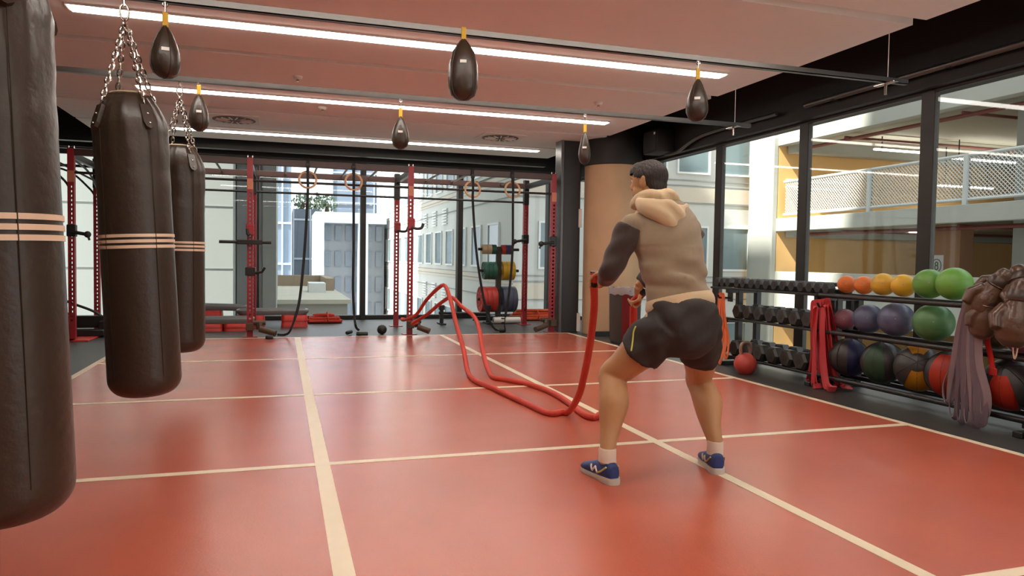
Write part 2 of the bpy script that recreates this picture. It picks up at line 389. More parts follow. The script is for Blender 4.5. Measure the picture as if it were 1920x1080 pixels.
# ------------------------------------------------------------------ chains and heavy bags
def chain(mb, a, b, link=.045, r=.0045):
    a = Vector(a); b = Vector(b); d = b-a; n = max(2, int(d.length/(link*.78))); t = d.normalized()
    u = t.cross(Vector((0, 1, .1))).normalized(); v = t.cross(u)
    for i in range(n):
        c = a+d*((i+.5)/n); s1 = u if i % 2 else v
        pts = [c+t*(math.cos(q)*link*.5)+s1*(math.sin(q)*link*.27) for q in [2*math.pi*k/10 for k in range(10)]]
        mb.tube(pts, r, 5, closed=True)
def heavy_bag(y, label, x=-.79, hook=True, lean=0):
    t = thing('heavy_bag', label, 'punching bag', (x, y, .3), 'black heavy bags on rails')
    R = .190; zb, zt = .30, 1.97
    prof = []
    for k in range(9):
        q = k/8*math.pi/2; prof.append((R*(.45+.55*math.sin(q)) if k else 0.001, zb+.10*(1-math.cos(q))))
    for k in range(1, 40):
        z = zb+.10+(zt-zb-.28)*k/39; prof.append((R*(1.0-.03*(k/39)+.008*math.sin(k*1.3)*(k > 28)), z))
    for q in (0.3, .6, .85, 1.0): prof.append((R*(.97-.42*q**1.6), zt-.18+.18*q))
    mb = MB(); n = 48; rings = []
    for r, z in prof:
        h = max(0, (z-(zt-.50))/.40)
        rings.append([(x+(r*(1+.04*h*math.sin(4*a+1)+.03*h*math.sin(13*a+z*5)))*math.cos(a), y+(r*(1+.04*h*math.sin(4*a+1)+.03*h*math.sin(13*a+z*5)))*math.sin(a), z) for a in [2*math.pi*j/n for j in range(n)]])
    mb.rings(rings); mb.build('bag_body', M_LEATHER, t, ang=70)
    MB().lathe([(.0, zt-.008), (R*.5, zt-.008), (R*.56, zt+.004), (R*.5, zt+.014), (.0, zt+.014)], 32, (x, y, 0)).build('top_cover', M_LEATHERTOP, t)
    seam = MB()
    for a in (-.9, -2.3, 1.4):
        seam.tube([(x+(R+.001)*math.cos(a), y+(R+.001)*math.sin(a), z) for z in np.linspace(zb+.12, zt-.2, 14)], .0018, 5)
    seam.build('seam', M_LEATHER, t)
    for z in (1.195, 1.165, 1.135):
        MB().lathe([(R*.97, z-.008), (R*1.006, z-.0085), (R*1.006, z+.0085), (R*.97, z+.008)], 48, (x, y, 0)).build('stripe', M_STRIPE, t)
    top = Vector((x, y, RZ-.12)) if hook else Vector((x, y, RZ))
    for k in range(4):
        a = math.radians(-143+90*k); out = Vector((math.cos(a), math.sin(a), 0)); tan = Vector((-out.y, out.x, 0))
        c = Vector((x, y, zt-.15))+out*(R*.965)
        up = (Vector((0, 0, 1))-out*.35).normalized()
        poly = [(-.028, .085), (-.030, -.02), (-.020, -.045), (0, -.056), (.020, -.045), (.030, -.02), (.028, .085)]
        nn = tan.cross(up)
        if nn.dot(out) < 0: nn = -nn
        tb = MB(); tb.rings([[c+tan*p+up*q+nn*d for p, q in poly] for d in (-.012, .008)])
        tabo = tb.build('hanging_tab', M_LEATHER, t, smooth=False)
        for q in (-.025, .03): MB().ball(c+up*q+nn*.010, .007, 8, 6).build('rivet', M_CHROME, tabo)
        ch = MB(); chain(ch, c+up*.10, top, r=.0055); ch.build('chain', M_CHROME, t)
    hk = MB()
    hk.tube([(x+.022*math.cos(q), y, RZ-.075+.045*math.sin(q)) for q in [2*math.pi*k/16 for k in range(16)]], .006, 6, closed=True)
    hk.tube([(x, y, RZ-.04), (x, y, RZ+.008)], .008, 8); hk.build('carabiner', M_CHROME, t)
    a = math.radians(lean); t.rotation_euler = (0, -a, 0); t.location.x += .055*lean/2.6; t.location.z += 2.2*(1-math.cos(a))
    return t
heavy_bag(6.5, 'black heavy bag with three cream stripes partly behind another heavy bag')
heavy_bag(4.52, 'black heavy bag with wrinkled top and rounded bottom hanging over the court', x=-.785, lean=2.7)
heavy_bag(2.5, 'large black heavy bag whose top is out of view', x=-.83, lean=2.0)

# ------------------------------------------------------------------ speed bags
def speed_bag(loc, label, h=.30, r=.078, blunt=False):
    x, y, z = loc; t = thing('speed_bag', label, 'speed bag', loc, 'black teardrop bags on rails')
    if blunt: pr = [(.002, 0), (.04, .006), (.075, .03), (.092, .075), (.095, .14), (.09, .22), (.07, .30), (.03, .36), (.008, .38)]
    else:
        pr = [(.002, 0), (.42, .02), (.78, .09), (.97, .22), (1.0, .34), (.92, .50), (.72, .68), (.48, .84), (.25, .95), (.10, 1.0)]
        pr = [(a*r, b*h) for a, b in pr]
    H = pr[-1][1]
    MB().lathe([(a, z+b) for a, b in pr], 20, (x, y, 0)).build('bladder', M_LEATHER, t, ang=80)
    sm = MB()
    for k in range(4):
        q = math.pi/2*k+.5; sm.tube([(x+(a+.001)*math.cos(q), y+(a+.001)*math.sin(q), z+b) for a, b in pr], .003, 5)
    sm.build('seam', M_LEATHER, t)
    q = math.atan2(-y, -x); lb = pr[4]
    cc = Vector((x+math.cos(q)*(pr[5][0]+.002), y+math.sin(q)*(pr[5][0]+.002), z+pr[5][1])); hh = Vector((.003, .02, .009))
    MB().box(cc-hh, cc+hh, mtx=Matrix.Rotation(q, 3, 'Z')).build('badge', M_WHITE, t, smooth=False)
    MB().box((x-.016, y-.006, z+H-.01), (x+.016, y+.006, z+H+.075), .003).build('loop_strap', M_YEL, t, smooth=False)
    s = MB(); s.tube([(x, y, z+H+.07), (x, y, RZ-.0)], .005, 6); s.tube([(x+.014*math.cos(a), y, RZ-.012+.014*math.sin(a)) for a in [2*math.pi*k/12 for k in range(12)]], .004, 5, closed=True)
    s.build('swivel_hook', M_CHROME, t)
speed_bag((-.645, 6.48, 2.105), 'black teardrop bag hanging beside the heavy bag with yellow loop')
speed_bag((1.0, 6.48, 2.06), 'black teardrop bag hanging alone at the middle of the far rail', h=.285)
speed_bag((2.765, 6.48, 2.02), 'slim black teardrop bag hanging in front of the round column', h=.31, r=.058)
speed_bag((-.62, 4.50, 2.08), 'black teardrop bag on the nearer rail above a heavy bag', h=.29, r=.08)
speed_bag((1.085, 4.5, 2.095), 'blunt black bag hanging at the middle of the nearer rail', blunt=True)
speed_bag((2.765, 4.5, 2.085), 'plump black teardrop bag on the nearer rail beside the side bulkhead', h=.29, r=.078)

# ------------------------------------------------------------------ training rig
PXS = [-2.50, -.40, 1.755, 3.925]; YF, YR = 10.36, 11.66; PW = .075
rig = thing('training_rig', 'red and black steel training rig with monkey bars before the back windows', 'gym rig', (.7, 11, 0))
def post_mesh(h):
    """square tube with real through holes every 50 mm"""
    b = MB(); hw = PW/2; th = .006; z0, z1 = .22, 1.95; hh = .028
    b.box((-hw, -hw, 0), (-hw+th, hw, h)); b.box((hw-th, -hw, 0), (hw, hw, h))
    for y in (-hw, hw-th):
        b.box((-hw+th, y, 0), (hw-th, y+th, z0)); b.box((-hw+th, y, z1), (hw-th, y+th, h))
        b.box((-hw+th, y, z0), (-hh/2, y+th, z1)); b.box((hh/2, y, z0), (hw-th, y+th, z1))
        n = int((z1-z0)/.055)
        for i in range(n+1):
            zc = z0+(z1-z0)*i/n
            b.box((-hh/2, y, max(z0, zc-.0135)), (hh/2, y+th, min(z1, zc+.0135)))
    b.box((-hw, -hw, h-th), (hw, hw, h)); return b
pm = post_mesh(2.40).build('upright', M_RIGRED, rig, smooth=False); pm.location = Vector((PXS[0], YF, 0))-WORG[rig.name]
pm.data.transform(Matrix.Translation(WORG[rig.name]))
for x in PXS[1:]: share('upright', pm, rig, Vector((x, YF, 0))-WORG[rig.name])
for x in PXS: 
    o = share('upright', pm, rig, Vector((x, YR, 0))-WORG[rig.name])
    MB().box((x-.043, YR-.043, 2.02), (x+.043, YR+.043, 2.43), .004).build('post_sleeve', M_STEEL, rig, smooth=False)
plate = mat('name_plate', (196, 120, 92), .5)
for x in PXS:
    MB().box((x-.038, YF-.043, 1.98), (x+.038, YF-.0375, 2.12), .002).build('name_plate', plate, rig, smooth=False)
    for y in (YF, YR): MB().box((x-.10, y-.08, 0), (x+.10, y+.08, .012), .003).build('foot_plate', M_RIGRED, rig, smooth=False)
    for sx in (-1, 1): MB().tube([(x+sx*.03, YF, 2.395), (x+sx*.03, YF, 2.43)], .008, 6).build('bolt', M_CHROME, rig)
    MB().box((x-.03, YF+.037, 2.28), (x+.03, YR-.043, 2.36), .004).build('cross_tube', M_STEEL, rig, smooth=False)
for i in range(3):
    a, b = PXS[i]+.037, PXS[i+1]-.037
    MB().box((a, YF-.035, 2.31), (b, YF+.035, 2.395), .005).build('front_beam', M_RIGBRN, rig, smooth=False)
    MB().box((a-.04, YR-.04, 2.29), (b+.04, YR+.04, 2.375), .005).build('rear_beam', M_RIGBRN, rig, smooth=False)
    MB().tube([(a, YF, 2.10), (b, YF, 2.10)], .017, 10).build('pull_up_bar', M_STEEL, rig)
    MB().tube([(a, YR, 2.06), (b, YR, 2.06)], .017, 10).build('pull_up_bar', M_STEEL, rig)
    for k in range(1, 5):
        x = a+(b-a)*k/5; MB().tube([(x, YF, 2.345), (x, YR, 2.335)], .016, 8).build('rung', mat('rung_grey', (110, 106, 104), .35, metal=.5), rig)
# outward wings at the left end
MB().box((PXS[0]-1.5, YF-.03, 2.33), (PXS[0]-.037, YF+.03, 2.39), .004).build('front_beam', M_STEEL, rig, smooth=False)
MB().tube([(PXS[0]-1.4, YR, 2.32), (PXS[0], YR, 2.32)], .02, 8).build('rear_beam', M_STEEL, rig)
for y in (YF, YR):
    MB().tube(smooth_path([(PXS[0]-.75, y, 2.33), (PXS[0]-.35, y, 2.24), (PXS[0]-.10, y, 2.02), (PXS[0]-.03, y, 1.92)], 5), .014, 8).build('curved_brace', M_STEEL, rig)
MB().tube([(PXS[0]-.3, YF+.1, 2.3), (PXS[0]+.02, YR-.06, 2.1)], .014, 8).build('diagonal_brace', M_STEEL, rig)
MB().tube(smooth_path([(PXS[0]+.02, YF+.02, 2.26), (PXS[0]+.05, YF+.6, 2.18), (PXS[0]+.03, YR-.05, 1.98)], 5), .014, 8).build('curved_brace', M_STEEL, rig)
# J-hooks
def jhook(x, y, z, sx=1):
    o = MB(); o.box((x-.05, y-.055, z-.05), (x+.05, y+.0, z+.09), .006); o.box((x-.045, y-.06, z+.06), (x+.045, y+.045, z+.10), .006)
    h = o.build('j_hook', M_RIGRED, rig, smooth=False)
    k = MB(); k.tube(smooth_path([(x, y-.05, z-.03), (x+sx*.08, y-.06, z-.045), (x+sx*.14, y-.07, z-.03), (x+sx*.165, y-.07, z+.03)], 4), .020, 8)
    k.build('hook_pad', M_RUBBER, h)
jhook(PXS[2], YF-.037, 1.56); jhook(PXS[2], YR-.037, 1.56)
jhook(PXS[1], YF-.037, 1.42, -.2)
def arm_att(x, y, z, sx=-1):
    o = MB(); o.box((x-.05, y-.05, z-.03), (x+.05, y+.05, z+.12), .008); h = o.build('bar_mount', M_STEEL, rig, smooth=False)
    k = MB(); k.tube([(x, y-.05, z+.03), (x+sx*.20, y-.07, z+.0)], .022, 10); k.ball((x+sx*.21, y-.07, z+.0), .042, 12, 8); k.tube([(x+sx*.21, y-.07, z), (x+sx*.235, y-.08, z-.07)], .014, 8)
    k.build('mount_knob', M_RUBBER, h)
arm_att(PXS[3], YF-.0, 1.34); arm_att(PXS[3], YR-.0, 1.40); arm_att(PXS[0], YF, 1.33, .9)
# dip handles on the second upright
d = MB(); z = 1.275; x = PXS[1]; y = YF-.10
d.box((x-.16, y-.02, z-.03), (x+.16, y+.07, z+.03), .006)
d.tube([(x-.38, y+.01, z), (x-.12, y+.01, z)], .021, 10); d.tube([(x+.12, y+.01, z), (x+.27, y+.01, z)], .021, 10); d.build('dip_handle', M_STEEL, rig)
d = MB(); z = .88; d.box((x-.06, YF-.06, z-.05), (x+.07, YF+.05, z+.06), .006); d.tube([(x+.05, YF-.03, z-.02), (x+.15, YF-.06, z), (x+.19, YF-.06, z+.06)], .018, 8); d.build('spotter_hook', M_STEEL, rig)
# landmine pivots near the floor
M_BRZ = mat('worn_bronze', (82, 66, 52), .45, metal=.3)
def landmine(x, y, sx):
    o = MB(); o.box((x-.05, y-.12, .10), (x+.05, y-.03, .20), .006); o.tube([(x+sx*.04, y-.08, .2), (x+sx*.20, y-.09, .2)], .032, 10)
    h = o.build('landmine_mount', M_BRZ, rig)
    k = MB(); k.tube([(x+sx*.12, y-.10, .20), (x+sx*.13, y-.12, .12)], .045, 8); k.tube([(x+sx*.13, y-.14, .12), (x+sx*.33, y-.22, .065)], .042, 12); k.build('landmine_sleeve', M_BRZ, h)
landmine(PXS[1], YF, 1); landmine(PXS[2], YF, .75); landmine(PXS[3], YF, -1.0)
# red base frame at the left end
bp = MB(); bp.box((PXS[0]-.6, YF-.22, 0), (PXS[0]+.06, YF-.05, .02), .004); bp.box((PXS[0]-.1, YF-.22, 0), (PXS[0]+.22, YR+.1, .02), .004); bp.build('base_frame', M_REDPL, rig, smooth=False)
bb = MB(); bb.box((PXS[0]-.12, YF+.25, .02), (PXS[0]+.30, YF+.45, .10), .01); bb.box((PXS[0]-.2, YF+.55, .10), (PXS[0]+.35, YF+.70, .26), .01); bb.box((PXS[0]+.2, YF+.4, .02), (PXS[0]+.3, YF+.7, .2), .01)
bb.build('pedal_unit', M_STEEL, rig)
for dz in (0, .16):
    MB().tube(smooth_path([(PXS[0]-.9, YF+.6, .88-dz), (PXS[0]-.3, YF+.6, .50-dz), (PXS[0]+.1, YF+.6, .32-dz), (PXS[0]+.27, YF+.62, .18)], 5), .017, 8).build('push_arm', M_STEEL, rig)

# ------------------------------------------------------------------ gymnastic rings on straps
def ring_set(cx, cy, floorpts, label, ry=10.30):
    c = pY(cx, cy, ry); t = thing('gymnastic_ring', label, 'gym ring', c, 'wooden rings hanging from the rig')
    pts = [c+Vector((.112*math.cos(a), .02*math.sin(a), .112*math.sin(a))) for a in [2*math.pi*k/28 for k in range(28)]]
    MB().tube(pts, .015, 10, closed=True).build('ring', M_WOOD, t)
    top = Vector((c.x, ry, 2.40))
    s = MB(); s.tube([top, c+Vector((0, 0, .105))], 0, flat=(.040, .004), up=(0, 1, 0)); s.tube([(c.x, ry, 2.398), (c.x, YF, 2.40), (c.x, YF+.04, 2.39)], 0, flat=(.045, .006)); s.build('strap', M_WEB, t, smooth=False)
    MB().box(c+Vector((-.028, -.016, .16)), c+Vector((.028, .01, .22)), .004).build('buckle', M_STEEL, t, smooth=False)
    path = [c+Vector((0, -.016, .19)), c+Vector((0, -.03, 0)), c+Vector((0, -.03, -.2))]+[pY(a, b, yy) for a, b, yy in floorpts]
    MB().tube(smooth_path(path, 5), 0, flat=(.036, .005), up=(0, 1, 0)).build('strap_tail', M_WEB, t, smooth=False)
    return t
ring_set(577, 337, [(571, 470, 10.24), (562, 560, 10.18), (552, 600, 10.13)] , 'wooden ring whose strap swings down toward a landmine arm')
ring_set(663, 341, [(663, 470, 10.26), (662, 540, 10.24), (664, 590, 10.2)], 'wooden ring whose strap hangs straight beside a window mullion')
ring_set(886, 355, [(893, 470, 10.30), (904, 545, 10.35), (914, 590, 10.35)], 'wooden ring whose strap slants toward the red weight plates')
ring_set(961, 356, [(961, 470, 10.30), (955, 545, 10.35), (947, 595, 10.35)], 'wooden ring whose strap crosses the yellow weight plates')
def handle_strap(path, ends, label):
    p0 = path[0]; t = thing('suspension_handle', label, 'strap handle', (p0.x, p0.y, 0), 'strap handles lying by the rig')
    MB().tube(smooth_path(path, 5), 0, flat=(.032, .006)).build('strap', M_WEB, t, smooth=False)
    for a, b in ends:
        h = MB(); h.tube([a, a.lerp(b, .1), a.lerp(b, .9), b], [.022, .028, .028, .022], 10); h.build('grip', M_RUBBER, t)
handle_strap([pY(552, 600, 10.13), pY(543, 622, 10.08), gz(533, 632)+Vector((0, 0, .03)), gz(520, 634)+Vector((0, 0, .045))],
             [(gz(498, 640)+Vector((0, 0, .05)), gz(512, 640)+Vector((0, 0, .05)))], 'black strap handle lying on the court edge under a landmine arm')
handle_strap([pY(664, 590, 10.2), pY(667, 612, 10.15), gz(673, 626)+Vector((0, 0, .05))],
             [(gz(668, 630)+Vector((0, 0, .032)), gz(690, 630)+Vector((0, 0, .032))), (gz(650, 629)+Vector((0, 0, .035)), gz(659, 627)+Vector((0, 0, .04)))], 'pair of black strap handles lying at the court edge beside a mullion')
handle_strap([pY(914, 590, 10.35), pY(920, 606, 10.3), gz(930, 621)+Vector((0, 0, .02)), gz(946, 623)+Vector((0, 0, .02)), pY(946, 610, 10.3), pY(947, 595, 10.35)],
             [(gz(936, 623)+Vector((0, 0, .03)), gz(948, 623)+Vector((0, 0, .03)))], 'looped black strap handle lying before the plate tree')

# ------------------------------------------------------------------ plate tree and bumper plates
TX, TY = pY(935, 470, 12.2).x, 12.2
tr = thing('plate_tree', 'dark steel weight plate tree before the back windows', 'plate tree', (TX, TY, 0))
MB().box((TX-.045, TY-.035, .09), (TX+.045, TY+.035, 1.32), .005).build('stem', mat('tree_grey', (70, 66, 62), .45, metal=.3), tr, smooth=False)
bsm = MB(); bsm.box((TX-.40, TY-.04, .03), (TX+.40, TY+.04, .10), .005); bsm.box((TX-.04, TY-.35, .03), (TX+.04, TY+.35, .10), .005); bsm.build('base', M_STEEL, tr, smooth=False)
for sx in (-1, 1):
    for sy in (-.33, .33): MB().lathe([(.035, 0), (.035, .02), (.02, .031)], 12, (TX+sx*.33*(sy > 0)-.0, TY+sy, 0)).build('castor', M_RUBBER, tr)
PEG = [(1.27, .085), (.90, .155), (.40, .225)]
for z, _ in PEG:
    for sx in (-1, 1): MB().tube([(TX+sx*.04, TY, z), (TX+sx*.37, TY, z)], .024, 12).build('peg', M_STEEL, tr)
def plates(z, sx, r, cols, th, name):
    x = TX+sx*.05
    for k, (c, lab) in enumerate(cols):
        a, b = x+sx*th*k, x+sx*th*(k+1); lo, hi = min(a, b)+.002, max(a, b)-.002
        ho = .0255
        m = MB().lathe([(ho, lo), (r*.42, lo), (r*.44, lo+.006), (r*.82, lo+.006), (r*.86, lo), (r*.985, lo), (r, lo+.006), (r, hi-.006), (r*.985, hi), (r*.86, hi), (r*.82, hi-.006), (r*.44, hi-.006), (r*.42, hi), (ho, hi), (ho, lo)], 40, (0, TY, z), 'X')
        t = thing('weight_plate', lab, 'weight plate', ((lo+hi)/2, TY, z), name)
        m.build('disc', mat('plate_'+c, COLP[c], .5, var=.06), t, ang=50)
        lt = MB()
        for j in range(8):
            q = 2*math.pi*j/8
            lt.ball((lo-.001 if sx < 0 else hi+.001, TY+math.cos(q)*r*.64, z+math.sin(q)*r*.64), (.004, r*.09, r*.09), 10, 6)
        lt.build('raised_mark', mat('plate_mark_'+c, tuple(min(255, v+70) for v in COLP[c]), .6), t)
COLP = dict(white=(216, 200, 165), black=(44, 42, 44), red=(190, 58, 48), navy=(62, 62, 96), green=(46, 104, 84), yellow=(196, 158, 38), blue=(72, 76, 94))
plates(1.27, -1, .085, [('green', 'small dark green plate innermost on the top peg'), ('white', 'small cream plate on the top peg of the plate tree'), ('white', 'small cream plate on the top peg of the plate tree')], .085, 'plates on the top pegs')
plates(1.27, 1, .085, [('red', 'small red plate on the top peg beside navy plates'), ('navy', 'small navy plate on the top peg of the plate tree'), ('navy', 'small navy plate on the top peg of the plate tree')], .06, 'plates on the top pegs')
plates(.90, -1, .155, [('green', 'green bumper plate on the middle peg of the plate tree')]*3, .075, 'green plates on the middle peg')
plates(.90, 1, .165, [('yellow', 'yellow bumper plate on the middle peg of the plate tree')]*3, .075, 'yellow plates on the middle peg')
plates(.40, -1, .225, [('red', 'large red bumper plate on the bottom peg of the plate tree')]*3, .095, 'red plates on the bottom peg')
plates(.40, 1, .225, [('blue', 'large slate blue bumper plate on the bottom peg of the plate tree')]*3, .085, 'blue plates on the bottom peg')

# ------------------------------------------------------------------ aerobic steps
def step(cx, y, ln, zd, label, risers, tilt=0, rot=0):
    t = thing('aerobic_step', label, 'step platform', (cx, y, 0), 'grey steps on red risers')
    top = zd; n = 16
    def outline(l, wd, r=.12):
        out = []
        for qx, qy, a0 in ((1, 1, 0), (-1, 1, 90), (-1, -1, 180), (1, -1, 270)):
            for k in range(6):
                a = math.radians(a0+k*18); out.append((qx*(l/2-r)+r*math.cos(a), qy*(wd/2-r)+r*math.sin(a)))
        return out
    mb = MB(); rings = []
    for sc, z in ((.90, top-.085), (.97, top-.06), (1.0, top-.025), (.985, top-.006), (.95, top)):
        rings.append([(cx+p*(ln*sc+0*1)/ln, y+q*sc, z+tilt*p) for p, q in outline(ln, .40)])
    mb.rings(rings); mb.build('deck', M_GREYPL, t, ang=50)
    MB().rings([[(cx+p*.9, y+q*.85, z+tilt*p) for p, q in outline(ln, .40)] for z in (top-.002, top+.004)]).build('deck_mat', mat('step_mat', (78, 76, 76), .7, bump=.2), t)
    for sx in risers:
        for k in range(2):
            zb = (top-.085)*(k/2)
            MB().rings([[(cx+sx*(ln/2-.22)+p*f, y+q*f, z) for p, q in outline(.40, .44, .06)] for z, f in ((zb, 1), (zb+(top-.085)*.40, .97), (zb+(top-.085)*.5, .93))]).build('riser', M_REDPL, t)
    return t
ya = 11.95
step(pY(420, 595, 11.42).x, 11.42, .85, .19, 'grey aerobic step standing on red risers beside the heavy bag', (-1, 1))
step(pY(512, 585, ya).x, ya, 1.08, .27, 'grey aerobic step standing on tall red risers behind the rig upright', (-1, 1))
step(pY(415, 580, 12.45).x, 12.45, .8, .31, 'grey aerobic step nearest the window behind another step', (-1,), tilt=-.03)
# ------------------------------------------------------------------ rope bundles
def bundle(cx, y, ln, label, m, loops=5, h=.0):
    t = thing('rope_bundle', label, 'rope', (cx, y, 0)); pts = []
    for k in range(loops):
        o = k*.055; zz = .03+.045*(k//2)
        for a, b in ((-1, -.6), (1, -.6), (1.12, 0), (1, .6), (-1, .6), (-1.12, 0)):
            pts.append((cx+a*(ln/2-o*.5)+rnd(-.02, .02), y+b*(.14-.015*k)+rnd(-.02, .02), zz+h+rnd(0, .015)))
    MB().tube(smooth_path(pts, 4), .026, 8).build('coil', m, t)
    MB().tube([(cx+.05, y+.17*math.cos(a), .095+.085*math.sin(a)) for a in [2*math.pi*k/14 for k in range(14)]], .012, 6, closed=True).build('tie', m, t)
bundle(pY(608, 596, 12.4).x, 12.4, .48, 'red rope coiled on the floor beside the aerobic step', M_ROPE, 6)
bundle(pY(1000, 590, 12.5).x, 12.5, .85, 'orange rope heaped along the window behind the rig', M_ORANGE, 8)
fr = thing('foam_roller', 'white foam roller lying on the floor under the plate tree', 'foam roller', (pY(950, 599, 11.9).x, 11.9, 0))
x = WORG[fr.name].x
MB().lathe([(.012, -.24), (.05, -.24), (.055, -.235), (.055, .235), (.05, .24), (.012, .24), (.012, -.24)], 20, (x, 11.9, .055), 'X').build('foam_body', M_WHITE, fr)
MB().lathe([(.014, -.242), (.03, -.243), (.03, .243), (.014, .242)], 16, (x, 11.9, .055), 'X').build('core', M_GREYPL, fr)
# small black ball on the floor
bl = thing('small_medicine_ball', 'small dark ball on the black floor before the rig', 'ball', gz(716, 627)+Vector((0, 0, .0)))
c = gz(716, 627); MB().ball(c+Vector((0, 0, .07)), .07, 20, 12).build('shell', M_RUBBER, bl)
MB().lathe([(.0705, -.004), (.0712, 0), (.0705, .004)], 24, c+Vector((0, 0, .07))).build('seam', M_STEEL, bl)
# low bar stand behind the ropes
ls = thing('bar_stand', 'low black barbell stand on the floor left of the plate tree', 'stand', (pY(872, 597, 11.9).x, 11.9, 0))
xa, xb = pY(828, 597, 11.9).x, pY(915, 597, 11.9).x
s = MB(); s.tube([(xa-.05, 11.9, .19), (xb, 11.9, .17)], .022, 10); s.build('bar', M_STEEL, ls)
for x in (xa, xb):
    k = MB(); k.box((x-.03, 11.88, .02), (x+.03, 11.93, .26), .005); k.box((x-.05, 11.75, 0), (x+.05, 12.05, .025), .005); k.box((x-.045, 11.86, .24), (x+.045, 11.95, .32), .008); k.build('leg', M_STEEL, ls)

# ------------------------------------------------------------------ dumbbell rack and ball racks
XF, XB = 4.62, 4.98
SHZ = [.835, .515, .115]
def storage_rack(ya, yb, label, name, balls):
    t = thing(name, label, 'rack', ((XF+XB)/2, (ya+yb)/2, 0))
    for y in (ya, yb):
        MB().box((XB-.03, y-.03, .03), (XB+.03, y+.03, .80), .004).build('rear_leg', M_STEEL, t, smooth=False)
        MB().box((XF+.10, y-.03, .03), (XF+.16, y+.03, .80), .004).build('front_leg', M_STEEL, t, smooth=False)
        MB().box((XF-.10, y-.035, 0), (XB+.06, y+.035, .04), .005).build('foot', M_STEEL, t, smooth=False)
        for z in SHZ: MB().box((XF-.03, y-.025, z-.06), (XB+.03, y+.025, z-.02), .004).build('shelf_bracket', M_STEEL, t, smooth=False)
    for z in SHZ:
        ov = .28 if not balls and z > .8 else .05
        for x in ((XF-.02, XB-.08) if not balls else (XF-.03, XB-.14)):
            if balls: MB().tube([(x, ya-.04, z-.01), (x, yb+.05, z-.01)], .020, 10).build('shelf_rail', M_STEEL, t)
            else: MB().box((x-.035, ya-.04, z-.022), (x+.035, yb+ov, z), .004).build('shelf_rail', M_STEEL, t, smooth=False)
    return t
storage_rack(5.41, 6.78, 'black three-tier dumbbell rack along the side windows', 'dumbbell_rack', False)
storage_rack(3.44, 5.31, 'black three-tier ball rack along the side windows', 'ball_rack', True)
storage_rack(2.0, 3.33, 'black three-tier rack beyond the hanging gloves', 'ball_rack', True)

M_DBH = mat('dumbbell_rubber', (46, 43, 40), .42, var=.12)
def make_db(hr, hl, gl):
    t = thing('hex_dumbbell', 'black hex dumbbell', 'dumbbell')
    for sx in (-1, 1):
        a = sx*gl/2; b = sx*(gl/2+hl)
        def hexr(r): return [(r*math.cos(math.pi/3*k), r*math.sin(math.pi/3*k)) for k in range(6)]
        h = MB(); lo, hi = min(a, b), max(a, b)
        h.rings([[(x, p, q) for p, q in hexr(r)] for r, x in ((hr*.80, lo), (hr, lo+hl*.2), (hr, hi-hl*.2), (hr*.80, hi))])
        ho = h.build('head', M_DBH, t, smooth=False)
        MB().lathe([(.0, b-.001*sx), (hr*.34, b-.001*sx), (hr*.34, b+.0015*sx), (.0, b+.0015*sx)], 16, (0, 0, 0), 'X').build('end_cap', M_RUBBER, ho)
    MB().lathe([(.014, -gl/2-.005), (.015, -gl/4), (.0175, 0), (.015, gl/4), (.014, gl/2+.005)], 14, (0, 0, 0), 'X').build('handle', M_CHROME, t)
    return t
def db_row(hr, hl, gl, spots, z, lab, grp, xc):
    pr = make_db(hr, hl, gl); used = []
    for i, y in enumerate(spots):
        inst(pr, used, (xc, y, z+hr*.866), (0, 0, rnd(-.03, .03)), lab, grp)
def ysp(pxs, z, X=4.60): return [pX(p, 560, X).y for p in pxs]
top = [7.03, 6.93, 6.83, 6.66, 6.555, 6.42, 6.30, 6.175, 6.05, 5.92, 5.79, 5.665, 5.55, 5.44, 5.33]
db_row(.057, .075, .12, top, .835, 'small black hex dumbbell on the top tier of the rack', 'small dumbbells on the top tier', 4.76)
db_row(.082, .10, .125, [6.62, 6.44, 6.26, 6.08, 5.90, 5.72, 5.54], .515, 'medium black hex dumbbell on the middle tier of the rack', 'medium dumbbells on the middle tier', 4.76)
db_row(.093, .115, .13, [6.63, 6.43, 6.22, 6.01, 5.80, 5.60], .115, 'large black hex dumbbell on the bottom tier of the rack', 'large dumbbells on the bottom tier', 4.76)

# ------------------------------------------------------------------ balls
def soft_ball(px_, py_, r, rgb, label, z, X=4.72):
    y = pX(px_, py_, X).y; c = Vector((X, y, z+r-.006)); t = thing('exercise_ball', label, 'ball', (X, y, z), 'coloured balls on the ball rack')
    m = mat('ball_%d_%d_%d' % rgb, rgb, .42, var=.05, bump=.04, bscale=40)
    MB().ball(c, (r, r, r*.97), 28, 18).build('shell', m, t)
    q = Vector((-1, -.9, .15)).normalized()
    v = MB(); v.tube([c+q*(r*.985), c+q*(r+.001)], .005, 10); v.build('valve', mat('ball_valve', (150, 146, 140), .5), t)
    # moulded seam rings, as such balls have
    s = MB()
    for k in (-.25, .25): s.tube([c+Vector((math.cos(a)*r*math.cos(k), math.sin(a)*r*math.cos(k), r*.97*math.sin(k))) for a in [2*math.pi*j/40 for j in range(40)]], .0008, 4, closed=True)
    s.build('seam', m, t)
soft_ball(1588, 537, .080, (206, 112, 48), 'orange ball beside the last dumbbell on the top tier', .853)
soft_ball(1620, 537, .080, (212, 116, 46), 'orange ball touching a yellow ball on the top tier', .853)
soft_ball(1656, 538, .095, (206, 162, 50), 'yellow ball touching an orange ball on the top tier', .853)
soft_ball(1694, 538, .093, (208, 164, 44), 'yellow ball touching a green ball on the top tier', .853)
soft_ball(1742, 540, .116, (96, 146, 62), 'green ball between a yellow and a green ball on the top tier', .853)
soft_ball(1789, 540, .124, (104, 158, 64), 'green ball at the end of the top tier', .853)
soft_ball(1584, 602, .095, (122, 72, 84), 'dull purple ball on the middle tier beside blue balls', .53)
